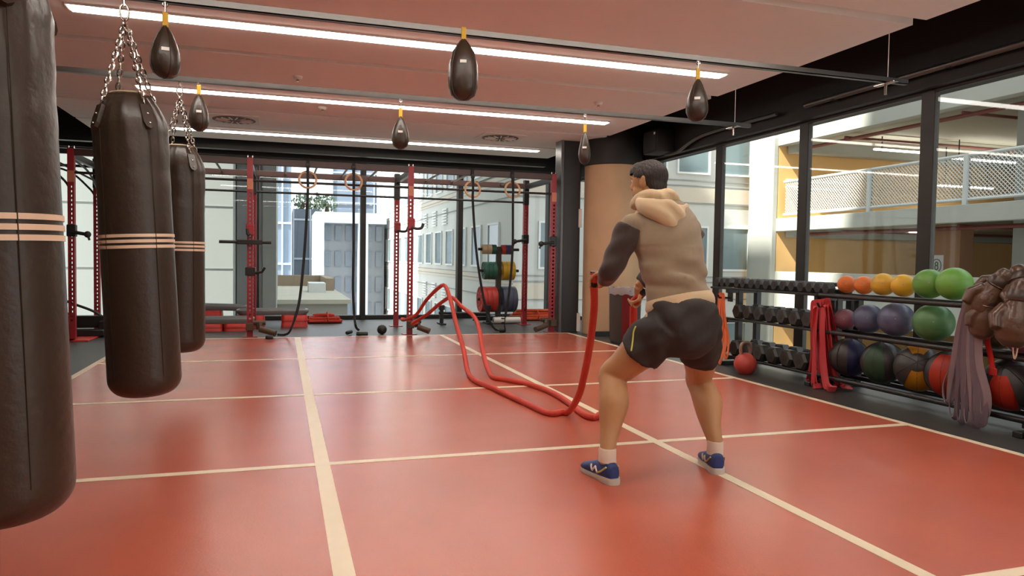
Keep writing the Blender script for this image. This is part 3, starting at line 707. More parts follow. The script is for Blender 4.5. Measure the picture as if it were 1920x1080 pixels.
soft_ball(1628, 602, .124, (78, 84, 108), 'slate blue ball next to the purple ball on the middle tier', .53)
soft_ball(1680, 607, .140, (80, 84, 108), 'slate blue ball next to the green ball on the middle tier', .53)
soft_ball(1750, 614, .146, (74, 118, 70), 'large green ball on the middle tier under green balls', .53)
soft_ball(1868, 630, .10, (86, 110, 84), 'grey green ball on the middle tier behind the hanging bands', .53)
soft_ball(1915, 640, .11, (150, 84, 104), 'pink ball on the middle tier beyond the hanging gloves', .53)
def med_ball(px_, py_, r, rgb, label, az, el, X=4.72):
    y = pX(px_, py_, X).y; z = .135; c = Vector((X, y, z+r-.004)); t = thing('medicine_ball', label, 'medicine ball', (X, y, z), 'big soft medicine balls on the bottom tier')
    MB().ball(c, r, 32, 20).build('shell', M_RUBBER if False else mat('ball_black', (44, 40, 38), .45, var=.15), t)
    m = mat('panel_%d_%d_%d' % rgb, rgb, .45, var=.06)
    R3 = Euler((0, el, az)).to_matrix()
    for k in range(2):
        rings = []; N = 12
        for i in range(N+1):
            ph = -1.15+2.3*i/N; row = []
            for j in range(9):
                th = -.52+1.04*j/8+k*math.pi
                row.append(R3 @ Vector((math.cos(ph)*math.cos(th), math.cos(ph)*math.sin(th), math.sin(ph))))
            rings.append(row)
        vs = [c+v*(r+.0035) for row in rings for v in row]; n = 9
        fs = [(i*n+j, i*n+j+1, (i+1)*n+j+1, (i+1)*n+j) for i in range(N) for j in range(n-1)]
        b = MB(); b._new(vs, fs)
        bmesh.ops.solidify(b.bm, geom=b.bm.faces[:], thickness=-.005); b.build('colour_panel', m, t, ang=70)
    for k in range(3):
        pts = []
        for i in range(36):
            a = 2*math.pi*i/36; v = Euler((0, el, az)).to_matrix() @ (Matrix.Rotation(k*math.pi/3+math.pi/2+.52, 3, 'Z') @ Vector((math.cos(a), 0, math.sin(a)))); pts.append(c+v*(r+.002))
        MB().tube(pts, .0025, 4, closed=True).build('stitch_seam', M_STEEL, t)
A = math.pi
med_ball(1592, 675, .163, (48, 50, 92), 'black medicine ball with navy panel on the bottom tier', A+1.25, .0)
med_ball(1655, 683, .170, (64, 92, 66), 'black medicine ball with dark green panels on the bottom tier', A+.35, .2)
med_ball(1722, 693, .176, (214, 150, 36), 'black medicine ball with yellow panels on the bottom tier', A+.7, 1.2)
med_ball(1782, 706, .174, (206, 66, 44), 'black medicine ball with red panel behind the hanging bands', A+.35, .15)
med_ball(1895, 728, .176, (206, 60, 40), 'black medicine ball with red panel beside the hanging bands', A+.3, .75)

# ------------------------------------------------------------------ kettlebell
kp = gz(1397, 701); kb = thing('kettlebell', 'red kettlebell with bare steel handle before the dumbbell rack', 'kettlebell', kp)
MB().lathe([(.0, 0), (.06, 0), (.085, .025), (.108, .07), (.112, .11), (.095, .16), (.06, .195), (.02, .21), (.0, .212)], 28, kp).build('bell', mat('kettle_red', (176, 62, 52), .45), kb)
MB().tube(smooth_path([kp+Vector((-.045, .0, .18)), kp+Vector((-.058, 0, .24)), kp+Vector((-.045, 0, .30)), kp+Vector((0, 0, .315)), kp+Vector((.045, 0, .30)), kp+Vector((.058, 0, .24)), kp+Vector((.045, 0, .18))], 4), .0165, 10).build('handle', mat('kettle_handle', (150, 122, 108), .35, metal=.5), kb)

# ------------------------------------------------------------------ resistance bands
def band(topc, bots, label, grp, m, wd=.035, spread=.02, name='resistance_band', width_dir=(1, 0, 0), org=None):
    """a long flat loop: over the peg at topc, down through bots and back up"""
    t = thing(name, label, 'resistance band', (topc.x, topc.y, 0), grp)
    p = [topc+Vector((0, -spread, -.03)), topc+Vector((0, -.004, .0)), topc+Vector((0, spread, -.03))]
    mid = topc.lerp(bots[0], .5)
    path = p+[mid+Vector((.01, spread*1.2, 0))]+bots+[mid+Vector((-.012, -spread*1.2, 0))]
    MB().tube(smooth_path(path, 6, True), 0, closed=True, flat=(wd, .006), up=width_dir).build('loop', m, t, smooth=False)
M_RB = mat('red_band', (178, 46, 50), .55, var=.08); M_OB = mat('orange_band', (214, 104, 54), .55, var=.08); M_PB = mat('purple_band', (104, 88, 96), .55, var=.1)
def peg(name, c, label):
    t = thing(name, label, 'hook', c)
    MB().tube([c+Vector((.12, 0, -.02)), c+Vector((-.03, 0, -.015)), c+Vector((-.05, 0, .02))], .010, 8).build('peg', M_STEEL, t)
    MB().box(c+Vector((.10, -.04, -.06)), c+Vector((.12, .04, .04)), .004).build('plate', M_STEEL, t, smooth=False)
RC = pX(1541, 568, 4.56)
peg('band_hook', RC+Vector((0, 0, -.018)), 'steel hook carrying the red bands')
for k, (a, b) in enumerate([(1508, 718), (1519, 728), (1531, 724), (1545, 735), (1557, 726), (1573, 732), (1580, 716)]):
    g = gz(a, b); g = Vector((g.x+.05, g.y, .012)); o = (3-k)*.026
    tp = RC+Vector((rnd(-.03, .0), o, .004*k))
    d = (g-Vector((tp.x, tp.y, 0)))
    band(tp, [Vector((tp.x+d.x*.5, tp.y+d.y*.35+.01, .25)), Vector((tp.x+d.x*.8, tp.y+d.y*.75+.02, .05)), g+Vector((0, .02, .01*k)), g+Vector((-.05, -.05, .012+.004*k)), g+Vector((.03, -.05, .02)), Vector((tp.x+d.x*.75, tp.y+d.y*.7-.02, .06)), Vector((tp.x+d.x*.45, tp.y+d.y*.35-.01, .27))],
         'long red resistance band hanging from the rack and pooling on the floor', 'red bands hung between rack sections', M_RB, .044, .018)
OC = pX(1353, 552, 4.50)
peg('band_hook', OC+Vector((0, 0, -.018)), 'steel hook carrying the orange bands')
for k, (a, b) in enumerate([(1338, 683), (1350, 685), (1361, 672)]):
    g = pX(a, b, 4.46); o = (k-1)*.028; tp = OC+Vector((.0, -o, 0))
    band(tp, [Vector((4.48, tp.y-.02+(g.y-tp.y)*.6, .3)), Vector((4.46, g.y+.03, max(.10, g.z+.04))), g+Vector((0, 0, max(0, .03-g.z))), Vector((4.46, g.y-.03, max(.10, g.z+.05))), Vector((4.49, tp.y-.05+(g.y-tp.y)*.6, .3))],
         'orange resistance band hanging at the end of the dumbbell rack', 'orange bands hung on the dumbbell rack', M_OB, .034, .018)
PC = pX(1826, 548, 4.52)
peg('band_hook', PC+Vector((0, 0, -.018)), 'steel hook carrying the purple bands')
for k, (a, b) in enumerate([(1776, 752), (1790, 780), (1806, 788), (1822, 795), (1838, 796), (1852, 792), (1858, 775)]):
    g = pX(a, b, 4.50+.012*k); o = (k-3)*.014; tp = PC+Vector((-.01, -o, .01*(k % 3)))
    zz = max(.03, g.z)
    band(tp, [Vector((4.49, tp.y+(g.y-tp.y)*.55+.012, .45)), Vector((4.50, g.y+.035, zz+.12)), Vector((4.50, g.y+.02, zz)), Vector((4.50, g.y-.02, zz)), Vector((4.49, g.y-.035, zz+.13)), Vector((4.48, tp.y+(g.y-tp.y)*.55-.012, .45))],
         'dusky purple resistance band hanging under the brown gloves', 'purple bands hung on the ball rack', M_PB if k % 3 else mat('pale_purple_band', (132, 114, 118), .5, var=.1), .034 if k % 2 else .048, .012, width_dir=(0, 1, 0))
SC2 = pX(1858, 592, 4.56)
t = thing('red_strap', 'short bright red strap hanging behind the purple bands', 'strap', SC2)
MB().tube(smooth_path([SC2+Vector((.03, 0, .06)), SC2, SC2+Vector((0, -.02, -.08)), SC2+Vector((0, .02, -.16)), SC2+Vector((0, -.01, -.27)), SC2+Vector((0, -.03, -.36))], 5), 0, flat=(.035, .006), up=(1, 0, 0)).build('webbing', mat('bright_red_web', (222, 48, 40), .6), t, smooth=False)
MB().box(SC2+Vector((-.008, -.06, -.40)), SC2+Vector((.008, .0, -.35)), .004).build('buckle', M_REDPL, t, smooth=False)

# ------------------------------------------------------------------ brown leather gloves and pads hung over the top rail
M_BRN = mat('brown_leather', (86, 62, 46), .28, var=.25, scale=9, bump=.3, bscale=30)
def glove(c, dirn, label, sc=1.0, roll=0):
    """boxing glove: cuff up, fist down along dirn"""
    t = thing('boxing_glove', label, 'boxing glove', c, 'brown gloves hung on the rack')
    dn = Vector(dirn).normalized(); sd = dn.cross(Vector((-1, -.6, .2))).normalized(); fr = sd.cross(dn)
    m = Matrix((sd, fr, dn)).transposed()
    b = MB(); cc = Vector(c)
    prof = [(-.15, .030, .022), (-.12, .048, .036), (-.06, .056, .046), (-.01, .066, .056), (.05, .086, .072), (.11, .090, .078), (.16, .076, .066), (.195, .038, .034)]
    rings = []
    for h, a, d_ in prof:
        rings.append([cc+dn*(h*sc)+sd*(a*sc*math.cos(q))+fr*(d_*sc*math.sin(q)) for q in [2*math.pi*j/20 for j in range(20)]])
    b.rings(rings)
    b.tube([cc+dn*(-.01*sc)+sd*(.05*sc)+fr*(.02*sc), cc+dn*(.05*sc)+sd*(.085*sc)+fr*(.05*sc), cc+dn*(.11*sc)+sd*(.07*sc)+fr*(.075*sc)], [.03*sc, .034*sc, .026*sc], 12)
    fuse(b, 'fist', M_BRN, t, .007, 6)
    cf = MB(); rings = []
    for h, a, d_ in ((-.10, .052, .040), (-.085, .058, .046), (-.05, .064, .054), (-.04, .060, .050)):
        rings.append([cc+dn*(h*sc)+sd*(a*sc*math.cos(q))+fr*(d_*sc*math.sin(q)) for q in [2*math.pi*j/20 for j in range(20)]])
    cf.rings(rings); cf.build('cuff', mat('dark_brown_leather', (58, 42, 33), .35, var=.2), t)
    MB().tube([cc+dn*(-.05*sc)+sd*(.066*sc*math.cos(q))+fr*(.056*sc*math.sin(q)) for q in [2*math.pi*j/20 for j in range(20)]], .004, 5, closed=True).build('binding', M_BRN, t)
g = lambda x, y, X=4.5: pX(x, y, X)
glove(g(1862, 548, 4.50), (-.15, .45, -.8), 'brown boxing glove draped over the rail above the purple bands', 1.15)
glove(g(1850, 585, 4.47), (.0, .25, -1), 'brown boxing glove hanging lowest against the purple bands', .95)
glove(g(1878, 535, 4.62), (-.3, .55, -.55), 'brown boxing glove lying across the rack top', 1.0)
glove(g(1908, 580, 4.46), (-.1, .05, -1), 'plump brown boxing glove hanging beside another glove', 1.25)
glove(g(1918, 540, 4.55), (-.2, -.4, -.8), 'brown boxing glove half hidden behind the plump one', 1.1)
lc = g(1905, 615, 4.5)
t = thing('glove_lace', 'cream cord dangling under the plump brown glove', 'cord', lc)
for o in (-.012, .012):
    MB().tube(smooth_path([lc+Vector((0, o, .02)), lc+Vector((0, o*1.6, -.08)), lc+Vector((0, o*.8, -.17)), lc+Vector((0, 0, -.20))], 5), .005, 6).build('cord', M_STRIPE, t)
# post of the rack end, seen between gloves
# ------------------------------------------------------------------ litter bin
bc = Vector((4.52, 8.98, 0)); bc = gz(1172, 645)+Vector((.05, .12, 0)); bc.z = 0
bn = thing('litter_bin', 'charcoal bin with red stripe and clear liner beside the column', 'bin', bc)
def ov(a, b, z, n=32): return [bc+Vector((a*math.cos(2*math.pi*j/n), b*math.sin(2*math.pi*j/n), z)) for j in range(n)]
MB().rings([ov(.18, .18, 0), ov(.20, .20, .05), ov(.215, .215, .72), ov(.205, .205, .72), ov(.19, .19, .10)], caps=True).build('body', mat('bin_charcoal', (70, 64, 60), .6), bn)
M_BINR = mat('bin_red', (160, 40, 42), .6)
for q in (-1.95, .2, 2.3):
    pts = []
    for z in (.05, .71):
        rr = .20+.015*(z-.05)/.67+.004
        pts.append([bc+Vector((rr*math.cos(q+d), rr*math.sin(q+d), z)) for d in np.linspace(-.28, .28, 7)])
    b = MB(); b._new([v for r in pts for v in r], [(j, j+1, 7+j+1, 7+j) for j in range(6)]); bmesh.ops.solidify(b.bm, geom=b.bm.faces[:], thickness=.004); b.build('red_stripe', M_BINR, bn)
lin_m = mat('bin_liner', (215, 205, 198), .3, trans=.55)
n = 40
MB().rings([[bc+Vector(((.206+k*.006+rnd(-.008, .008))*math.cos(2*math.pi*j/n), (.206+k*.006+rnd(-.008, .008))*math.sin(2*math.pi*j/n), z+rnd(-.012, .012))) for j in range(n)] for k, z in ((0, .60), (1.3, .735), (2.2, .75), (2.6, .70), (2.8, .655))], caps=False).build('liner', lin_m, bn)

# ================================================================== OUTSIDE
ST = -9.0
struct('ground_street', MB().box((-60, -30, ST-.3), (80, 160, ST)), mat('street', (150, 148, 142), .8), 'pale street far below the windows', smooth=False)
M_FACADE = mat('gym_facade', (120, 116, 110), .7)
ub = struct('wall_unseen_upper_storeys', MB().box((XW0-.6, YW0-.6, SLAB+.25), (XW1+.4, YW1+.42, 26)), M_FACADE, 'unseen upper storeys of the gym building, added to shade the garage', smooth=False)  # unseen mass above the gym, added to cast the shadow edge on the garage
struct('wall_lower_storeys', MB().box((XW0-.6, YW0-.6, ST), (XW1+.4, YW1+.42, -.2)), M_FACADE, 'lower storeys of the gym building', smooth=False)
M_BW = mat('panel_white', (202, 203, 198), .7, var=.04); M_BB = mat('panel_beige', (206, 196, 180), .7, var=.05); M_BGL = mat('facade_glass', (120, 138, 142), .15, var=.25, scale=.8, spec=.6)
M_BFR = mat('facade_frame', (226, 228, 226), .5); M_JOINT = mat('facade_joint', (150, 152, 150), .8)
M_PALE = mat('pale_cladding', (170, 175, 171), .75, var=.04, scale=1)

# ---- building B: white panelled block with window rows
BX, BY, BXR, BYR = 7.63, 24.0, 17.15, 62.0
B = thing('office_block', 'white panelled office block with rows of framed windows behind the rig and column', 'building', (BX, BY, ST))
MB().box((BX, BY, ST), (BXR, BYR, 13.6)).build('wall', M_BW, B, smooth=False)
for k in range(-2, 4):
    zw = .78+3.6*k
    if zw > 11: continue
    MB().box((BX-.03, BY-.03, zw+2.55), (BXR+.0, BY+.0, zw+3.1)).build('beige_panel', M_BB, B, smooth=False)
    MB().box((BX-.03, BY-.03, zw-.55), (BX+0, BYR, zw-.2)).build('beige_panel', M_BB, B, smooth=False)
    for dz in (2.5, 3.15, -.25):
        MB().box((BX-.02, BY-.034, zw+dz), (BXR, BY, zw+dz+.04)).build('joint', M_JOINT, B, smooth=False)
        MB().box((BX-.034, BY, zw+dz), (BX, BYR, zw+dz+.04)).build('joint', M_JOINT, B, smooth=False)
    x = 8.55
    while x < BXR-1.2:
        wn = MB()
        for a, b, c, d in ((x, x+1.4, zw, zw+.07), (x, x+1.4, zw+1.61, zw+1.68), (x, x+.07, zw+.07, zw+1.61), (x+1.33, x+1.4, zw+.07, zw+1.61)): wn.box((a, BY-.07, c), (b, BY-.0, d))
        f = wn.build('window', M_BFR, B, smooth=False); MB().box((x+.06, BY-.03, zw+.06), (x+1.34, BY-.008, zw+1.62)).build('pane', M_BGL, f, smooth=False)
        x += 1.8
    if k >= -1:
        y = BY+1.6
        while y < BYR-1.5:
            wn = MB()
            for a, b, c, d in ((y, y+1.5, zw, zw+.07), (y, y+1.5, zw+1.61, zw+1.68), (y, y+.07, zw+.07, zw+1.61), (y+1.43, y+1.5, zw+.07, zw+1.61)): wn.box((BX-.07, a, c), (BX, b, d))
            f = wn.build('window', M_BFR, B, smooth=False); MB().box((BX-.03, y+.06, zw+.06), (BX-.008, y+1.44, zw+1.62)).build('pane', M_BGL, f, smooth=False)
            y += 2.5
for yy in (34.4, 36.9, 39.4):
    for zz in (2.75, -.95):
        for j in range(6):
            MB().box((BX-.08, yy, zz+.14*j), (BX, yy+1.0, zz+.14*j+.07)).build('louvre_slat', M_BFR, B, smooth=False)
# ---- building A: pale cladding wall
Ab = thing('pale_building', 'pale clad building wall filling the view behind the heavy bags', 'building', (-8, 17, ST))
ax1 = pY(437, 400, 17).x
MB().box((-16, 17, ST), (ax1, 37, 24)).build('wall', M_PALE, Ab, smooth=False)
for z in np.arange(-1.9, 8, 1.35): MB().box((-16, 16.99, z), (ax1+.0, 17, z+.012)).build('joint', M_JOINT, Ab, smooth=False)
for x in np.arange(-14.5, ax1-.5, 2.25): MB().box((x, 16.99, -6), (x+.012, 17, 9)).build('joint', M_JOINT, Ab, smooth=False)
# glazed stair beside it
gx0, gx1, gx2 = ax1+.02, pY(493, 400, 18).x, pY(518, 400, 18).x
Gs = thing('glazed_stair', 'grey glazed stair tower beside the pale clad wall', 'building', ((gx0+gx2)/2, 18, ST))
MB().box((gx0, 18, ST), (gx1, 26, 20)).build('glazing', mat('stair_glass', (156, 162, 164), .25, var=.2, scale=.6), Gs, smooth=False)
MB().box((gx1, 17.9, ST), (gx2, 26, 20)).build('pier', M_PALE, Gs, smooth=False)
for z in np.arange(-4, 10, 1.8): MB().box((gx0, 17.96, z), (gx1, 18, z+.06)).build('transom', M_JOINT, Gs, smooth=False)
# low roof in the court between
lr = thing('low_roof_building', 'low building with flat pale roof between the taller blocks', 'building', (1, 28, ST))
rx0, rx1 = pY(505, 500, 23).x, pY(652, 500, 23).x
MB().box((rx0, 23, ST), (rx1, 34, -.35)).build('wall', mat('render_grey', (165, 166, 158), .8, var=.08, scale=.7), lr, smooth=False)
MB().box((rx0-.1, 22.9, -.35), (rx1+.1, 34.1, -.22)).build('roof', mat('roof_pale', (196, 194, 178), .8, var=.12, scale=.8), lr, smooth=False)
for (a, b, c, d) in ((rx0, 33.6, rx1, 34), (rx1-.3, 29, rx1, 34)): MB().box((a, b, -.22), (c, d, .25)).build('parapet', mat('parapet_tan', (170, 150, 130), .8), lr, smooth=False)
MB().box((rx1-1.0, 27.5, -.22), (rx1-.4, 29, .12)).build('roof_hatch', M_BFR, lr, smooth=False)
# glass towers further off
def tower(name, px0, px1, Y, ztop, label, rgb, dx, dz, z0=ST):
    xa, xb = pY(px0, 400, Y).x, pY(px1, 400, Y).x
    t = thing(name, label, 'building', ((xa+xb)/2, Y, ST))
    MB().box((xa, Y, ST), (xb, Y+12, ztop)).build('curtain_wall', mat('tower_%d' % rgb[0], rgb, .3, var=.25, scale=.35), t, smooth=False)
    m = mat('tower_mullion', (186, 196, 206), .5)
    for x in np.arange(xa, xb+.1, dx): MB().box((x, Y-.12, z0), (x+.12, Y, ztop)).build('mullion', m, t, smooth=False)
    for z in np.arange(-6, ztop, dz): MB().box((xa, Y-.1, z), (xb, Y, z+.16)).build('floor_band', m, t, smooth=False)
tower('glass_tower', 500, 546, 60, 26, 'blue grey glass tower seen beside the glazed stair', (124, 138, 154), 1.1, 3.2)
tower('glass_tower', 622, 712, 80, 30, 'blue grey glass tower rising behind the portal building', (130, 142, 158), 2.2, 3.2)
tower('glass_tower', 549, 600, 66, 5.2, 'dark lower glass block with a white mark in the gap', (104, 114, 126), 1.4, 3.4)
# portal building
pb = thing('portal_building', 'pale blue building with a big portal frame and grey windows', 'building', (5, 54, ST))
M_PB2 = mat('portal_blue', (178, 194, 210), .6, var=.04); Y = 54
xa, xb, xc = pY(591, 450, Y).x, pY(608, 450, Y).x, pY(672, 450, Y).x
xd = BX-.25; xc = min(xc, xd-.9); zt = pY(640, 398, Y).z; zi = pY(640, 418, Y).z; xd = BX-.25
MB().box((xa, Y, ST), (xb, Y+6, zt)).build('pier', M_PB2, pb, smooth=False); MB().box((xb, Y, zi), (xd, Y+6, zt)).build('lintel', M_PB2, pb, smooth=False); MB().box((xc, Y, ST), (xc+.7, Y+6, zi)).build('pier', M_PB2, pb, smooth=False)
MB().box((xb, Y+1.2, ST), (xd, Y+5, zi)).build('wall', mat('portal_wall', (138, 142, 150), .6, var=.1, scale=.5), pb, smooth=False)
for i in range(6):
    for j in range(4):
        x0 = xb+.1+i*(xd-xb)/6; z0 = -3.4+j*1.9
        MB().box((x0, Y+1.1, z0), (x0+.6*(xd-xb)/6, Y+1.2, z0+1.1)).build('window', mat('portal_glass', (122, 130, 142), .25), pb, smooth=False)
# far trees in the gap
def tree(c, r, label):
    t = thing('roof_tree', label, 'tree', c, 'trees in the gap between towers')
    MB().tube([c, c+Vector((.1, 0, r*.8)), c+Vector((0, .1, r*1.0))], [.18, .13, .06], 8).build('trunk', mat('bark', (96, 80, 66), .9), t)
    b = MB()
    for k in range(170):
        d = Vector((rnd(-1, 1), rnd(-1, 1), rnd(-.8, 1)))
        if d.length > 1: continue
        p = c+Vector((0, 0, r*.8))+d*r; q = Euler((rnd(0, 6), rnd(0, 6), rnd(0, 6))).to_matrix()
        s = r*.22; b._new([p+q @ Vector(v) for v in ((-s, 0, 0), (0, -s*.5, .05), (s, 0, 0), (0, s*.5, -.05))], [(0, 1, 2, 3)])
    tag(b.build('foliage', mat('leaves_pale', (128, 146, 120), .8, var=.3), t, smooth=False), kind='stuff')
for px_ in (566, 590, 612):
    c = pY(px_, 398, 69); c.z = 5.2; tree(c, .95, 'pale green tree on a rooftop in the gap between towers')
# ---- parking garage
GX, GYE, GYN = 17.0, 22.2, -12.0; GD = 31.0
M_CONCG = mat('garage_concrete', (172, 172, 162), .85, var=.12, scale=.8, bump=.1, bscale=6)
M_SOFF = mat('garage_soffit', (168, 164, 148), .85, var=.12, scale=.5)
M_TAN = mat('garage_tan', (228, 182, 116), .75, var=.1, scale=.7, stretch=(1, 1, .2))
M_BRK = mat('garage_brown', (168, 124, 92), .8, var=.12, scale=.6)
M_PIPE = mat('sprinkler_red', (120, 60, 50), .5)
G = thing('parking_garage', 'open concrete parking garage with tan walls and mesh railings across the lane', 'building', (GX, 5, ST))
for zb, zt in ((5.32, 6.2), (2.26, 2.72), (-.75, .82), (-3.9, -2.6), (8.6, 9.4)):
    MB().box((GX, GYN, zb), (GX+.35, GYE, zt), .01).build('fascia_beam', M_CONCG, G, smooth=False)
for zs in (8.7, 5.42, 2.36, -.65, -3.8):
    MB().box((GX+.35, GYN, zs), (GD, GYE, zs+.3)).build('deck_slab', M_SOFF, G, smooth=False)
for zs in (5.72, 2.66, -.35, -3.5):
    MB().box((GX+.05, GYE, zs), (GD, GYE+.3, zs+3.04)).build('end_wall', M_TAN, G, smooth=False)
    MB().box((GD, GYN, zs), (GD+.3, GYE, zs+3.04)).build('back_wall', M_BRK, G, smooth=False)
    for y in np.arange(-10, 22, 4.0): MB().box((GD-.05, y, zs), (GD, y+.12, zs+2.7)).build('pilaster', M_TAN, G, smooth=False)
    for y in (14.2, 6.0, -2.2): MB().box((GX+1.6, y-.3, zs), (GX+2.2, y+.3, zs+2.75)).build('column', M_CONCG, G, smooth=False)
MB().box((GX-.15, GYE+.0, ST), (GX+.02, pX(1410, 400, GX).y, 14)).build('stair_tower', M_CONCG, G, smooth=False)
MB().box((GX+.35, GYE-.55, 5.05), (GD, GYE-.1, 5.42)).build('downstand_beam', M_CONCG, G, smooth=False)
MB().box((GX+.35, GYE-.55, 2.05), (GD, GYE-.1, 2.36)).build('downstand_beam', M_CONCG, G, smooth=False)
for z in (5.2, 2.15):
    MB().tube([(GX+.7, GYN, z), (GX+.7, GYE-.3, z)], .06, 8).build('sprinkler_pipe', M_PIPE, G)
    for y in (19.5, 15.2, 10.5): MB().tube([(GX+.5, y, z+.05), (GD-1, y, z+.05)], .045, 8).build('sprinkler_pipe', M_PIPE, G)
for z in (4.25, 4.5): MB().tube([(GX+.3, GYE-.12, z-.4), (GX+3, GYE-.12, z-.4)], .05, 8).build('wall_pipe', M_BFR, G)
# railing of the middle deck
M_GALV = mat('railing_galv', (206, 208, 204), .5, metal=.2)
for z in (4.02, 2.86): MB().tube([(GX+.15, GYN, z), (GX+.15, GYE-.2, z)], .045, 8).build('rail', M_GALV, G)
for y in np.arange(GYE-4.2, GYN, -3.3): MB().box((GX+.08, y-.06, 2.70), (GX+.2, y+.06, 4.05)).build('rail_post', M_GALV, G, smooth=False)
mb = MB(); y0, y1, z0, z1 = 2.0, GYE-.3, 2.90, 3.98; H = z1-z0; s = .11
y = y0-H
while y < y1:
    for sg in (1, -1):
        a, b = (y, z0), (y+H, z1)
        if sg < 0: a, b = (y, z1), (y+H, z0)
        # clip to the panel
        t0 = max(0, (y0-y)/H); t1 = min(1, (y1-y)/H)
        pa = (a[0]+(b[0]-a[0])*t0, a[1]+(b[1]-a[1])*t0); pb_ = (a[0]+(b[0]-a[0])*t1, a[1]+(b[1]-a[1])*t1)
        if t1 > t0: mb.tube([(GX+.15, *pa), (GX+.15, *pb_)], .013, 3, caps=False)
    y += s
tag(mb.build('mesh_panel', M_GALV, G, smooth=False), kind='stuff')
M_TUBE = emit_mat('garage_tube', (1, .96, .88), 15)
lp = gz(1703, 436, 2.22)
MB().box((lp.x, lp.y-.06, 2.22), (lp.x+2.4, lp.y+.06, 2.27)).build('light_tube', M_TUBE, G, smooth=False)
for x in (lp.x+.3, lp.x+2.1): MB().tube([(x, lp.y, 2.26), (x, lp.y, 2.37)], .02, 6).build('light_hanger', M_STEEL, G)
for k, (a, b) in enumerate((((1640, 281), (1725, 291)), ((1785, 298), (1920, 313)), ((1760, 349), (1800, 355)))):
    Yl = (17.2, 13.2, 17.5)[k]; p = pY(a[0], a[1], Yl); q = pY(b[0], b[1], Yl); z = min(p.z, q.z)
    z = {0: 4.95, 1: 4.75, 2: 4.0}[k]
    p = gz(a[0], a[1], z); q = Vector((p.x+2.6+(k == 1)*1.5, p.y, z))
    MB().box((p.x, p.y-.06, z), (q.x, p.y+.06, z+.05)).build('light_tube', M_TUBE, G, smooth=False)
    for x in (p.x+.3, q.x-.3): MB().tube([(x, p.y, z+.05), (x, p.y, 5.43)], .02, 6).build('light_hanger', M_STEEL, G)
# bay sign
sg = pX(1765, 497, GX+1.58); sy, sz = sg.y, sg.z
MB().box((GX+1.4, sy-.75, -.35), (GX+1.9, sy+.45, 2.3)).build('sign_pier', M_BRK, G, smooth=False)
S = thing('bay_sign', 'white square bay sign with a ringed number eight on the garage pier', 'sign', (GX+1.39, sy, sz))
sx = GX+1.395
MB().box((sx-.02, sy-.24, sz-.33), (sx+.004, sy+.20, sz+.29), .004).build('board', M_WHITE, S, smooth=False)
M_SIGN = mat('sign_ink', (96, 108, 92), .6)
MB().tube([(sx-.022, sy-.02+.155*math.cos(a), sz-.02+.19*math.sin(a)) for a in [2*math.pi*k/32 for k in range(32)]], .012, 6, closed=True).build('ring_mark', M_SIGN, S)
for dz, r in ((.045, .052), (-.065, .062)):
    MB().tube([(sx-.022, sy-.02+r*.85*math.cos(a), sz-.01+dz+r*math.sin(a)) for a in [2*math.pi*k/24 for k in range(24)]], .016, 6, closed=True).build('digit_loop', M_SIGN, S)

# ================================================================== PERSON
FWD = Vector((-.16, .987, 0)).normalized(); RGT = Vector((FWD.y, -FWD.x, 0)); UP = Vector((0, 0, 1))
man = thing('person', 'person in taupe hoodie and black shorts crouching to whip red battle ropes', 'person', (1.86, 3.28, 0))
def ell(c, rx, ry, n, lat, dep): return [c+lat*(rx*math.cos(2*math.pi*j/n))+dep*(ry*math.sin(2*math.pi*j/n)) for j in range(n)]
def loft(mb, secs, n=24, lat=None):
    """secs: (centre, lateral radius, depth radius); rings stay square to the path"""
    cs = [Vector(s[0]) for s in secs]; rings = []
    for i, s in enumerate(secs):
        t = (cs[min(i+1, len(cs)-1)]-cs[max(i-1, 0)]).normalized()
        l = Vector(lat if lat else RGT); l = (l-t*l.dot(t)).normalized(); d = t.cross(l)
        rings.append(ell(cs[i], s[1], s[2], n, l, d))
    mb.rings(rings); return mb
def sm_secs(secs, k=4):
    """smooth interpolation of loft sections"""
    P = smooth_path([s[0] for s in secs], k); A = smooth_path([Vector((s[1], s[2], 0)) for s in secs], k)
    return [(p, a.x, a.y) for p, a in zip(P, A)]
# joints from the photograph; depth from the feet on the floor and limb lengths
HIP_L = pY(1243, 618, 3.20); HIP_R = pY(1313, 615, 3.26)
KNE_L = pY(1150, 703, 3.42); KNE_R = pY(1312, 712, 3.54)
ANK_L = pY(1139, 852, 3.27); ANK_R = pY(1341, 838, 3.29)
PELV = pY(1278, 596, 3.20); NECK = pY(1223, 382, 3.46); HEAD = pY(1217, 342, 3.50)
SH_L = pY(1182, 428, 3.36); SH_R = pY(1303, 432, 3.58)
EL_L = pY(1145, 505, 3.40); WR_L = pY(1131, 528, 3.62); HA_L = pY(1124, 528, 3.70)
EL_R = pY(1236, 498, 3.80); WR_R = pY(1196, 538, 3.84); HA_R = pY(1197, 560, 3.88)
body = MB()
def leg(h, k, a, side):
    mid = h.lerp(k, .5); cal = k.lerp(a, .32)-FWD*.022; low = k.lerp(a, .72)-FWD*.006
    kf = k+FWD*.012
    loft(body, sm_secs([(h+UP*.03, .092, .100), (h.lerp(k, .25), .097, .102), (mid, .094, .097), (h.lerp(k, .8), .078, .080), (kf, .070, .072), (k.lerp(a, .12), .068, .072), (cal, .075, .082), (k.lerp(a, .5)-FWD*.014, .066, .072), (low, .048, .053), (a+UP*.02, .037, .042), (a-UP*.05, .037, .045)], 3), 20)
leg(HIP_L, KNE_L, ANK_L, -1); leg(HIP_R, KNE_R, ANK_R, 1)
# trunk under the clothes
loft(body, [(PELV-UP*.10, .11, .09), (PELV, .15, .105), (PELV.lerp(NECK, .3), .13, .09), (PELV.lerp(NECK, .65), .16, .11), (PELV.lerp(NECK, .88), .15, .08), (NECK-UP*.01, .068, .062)], 20)
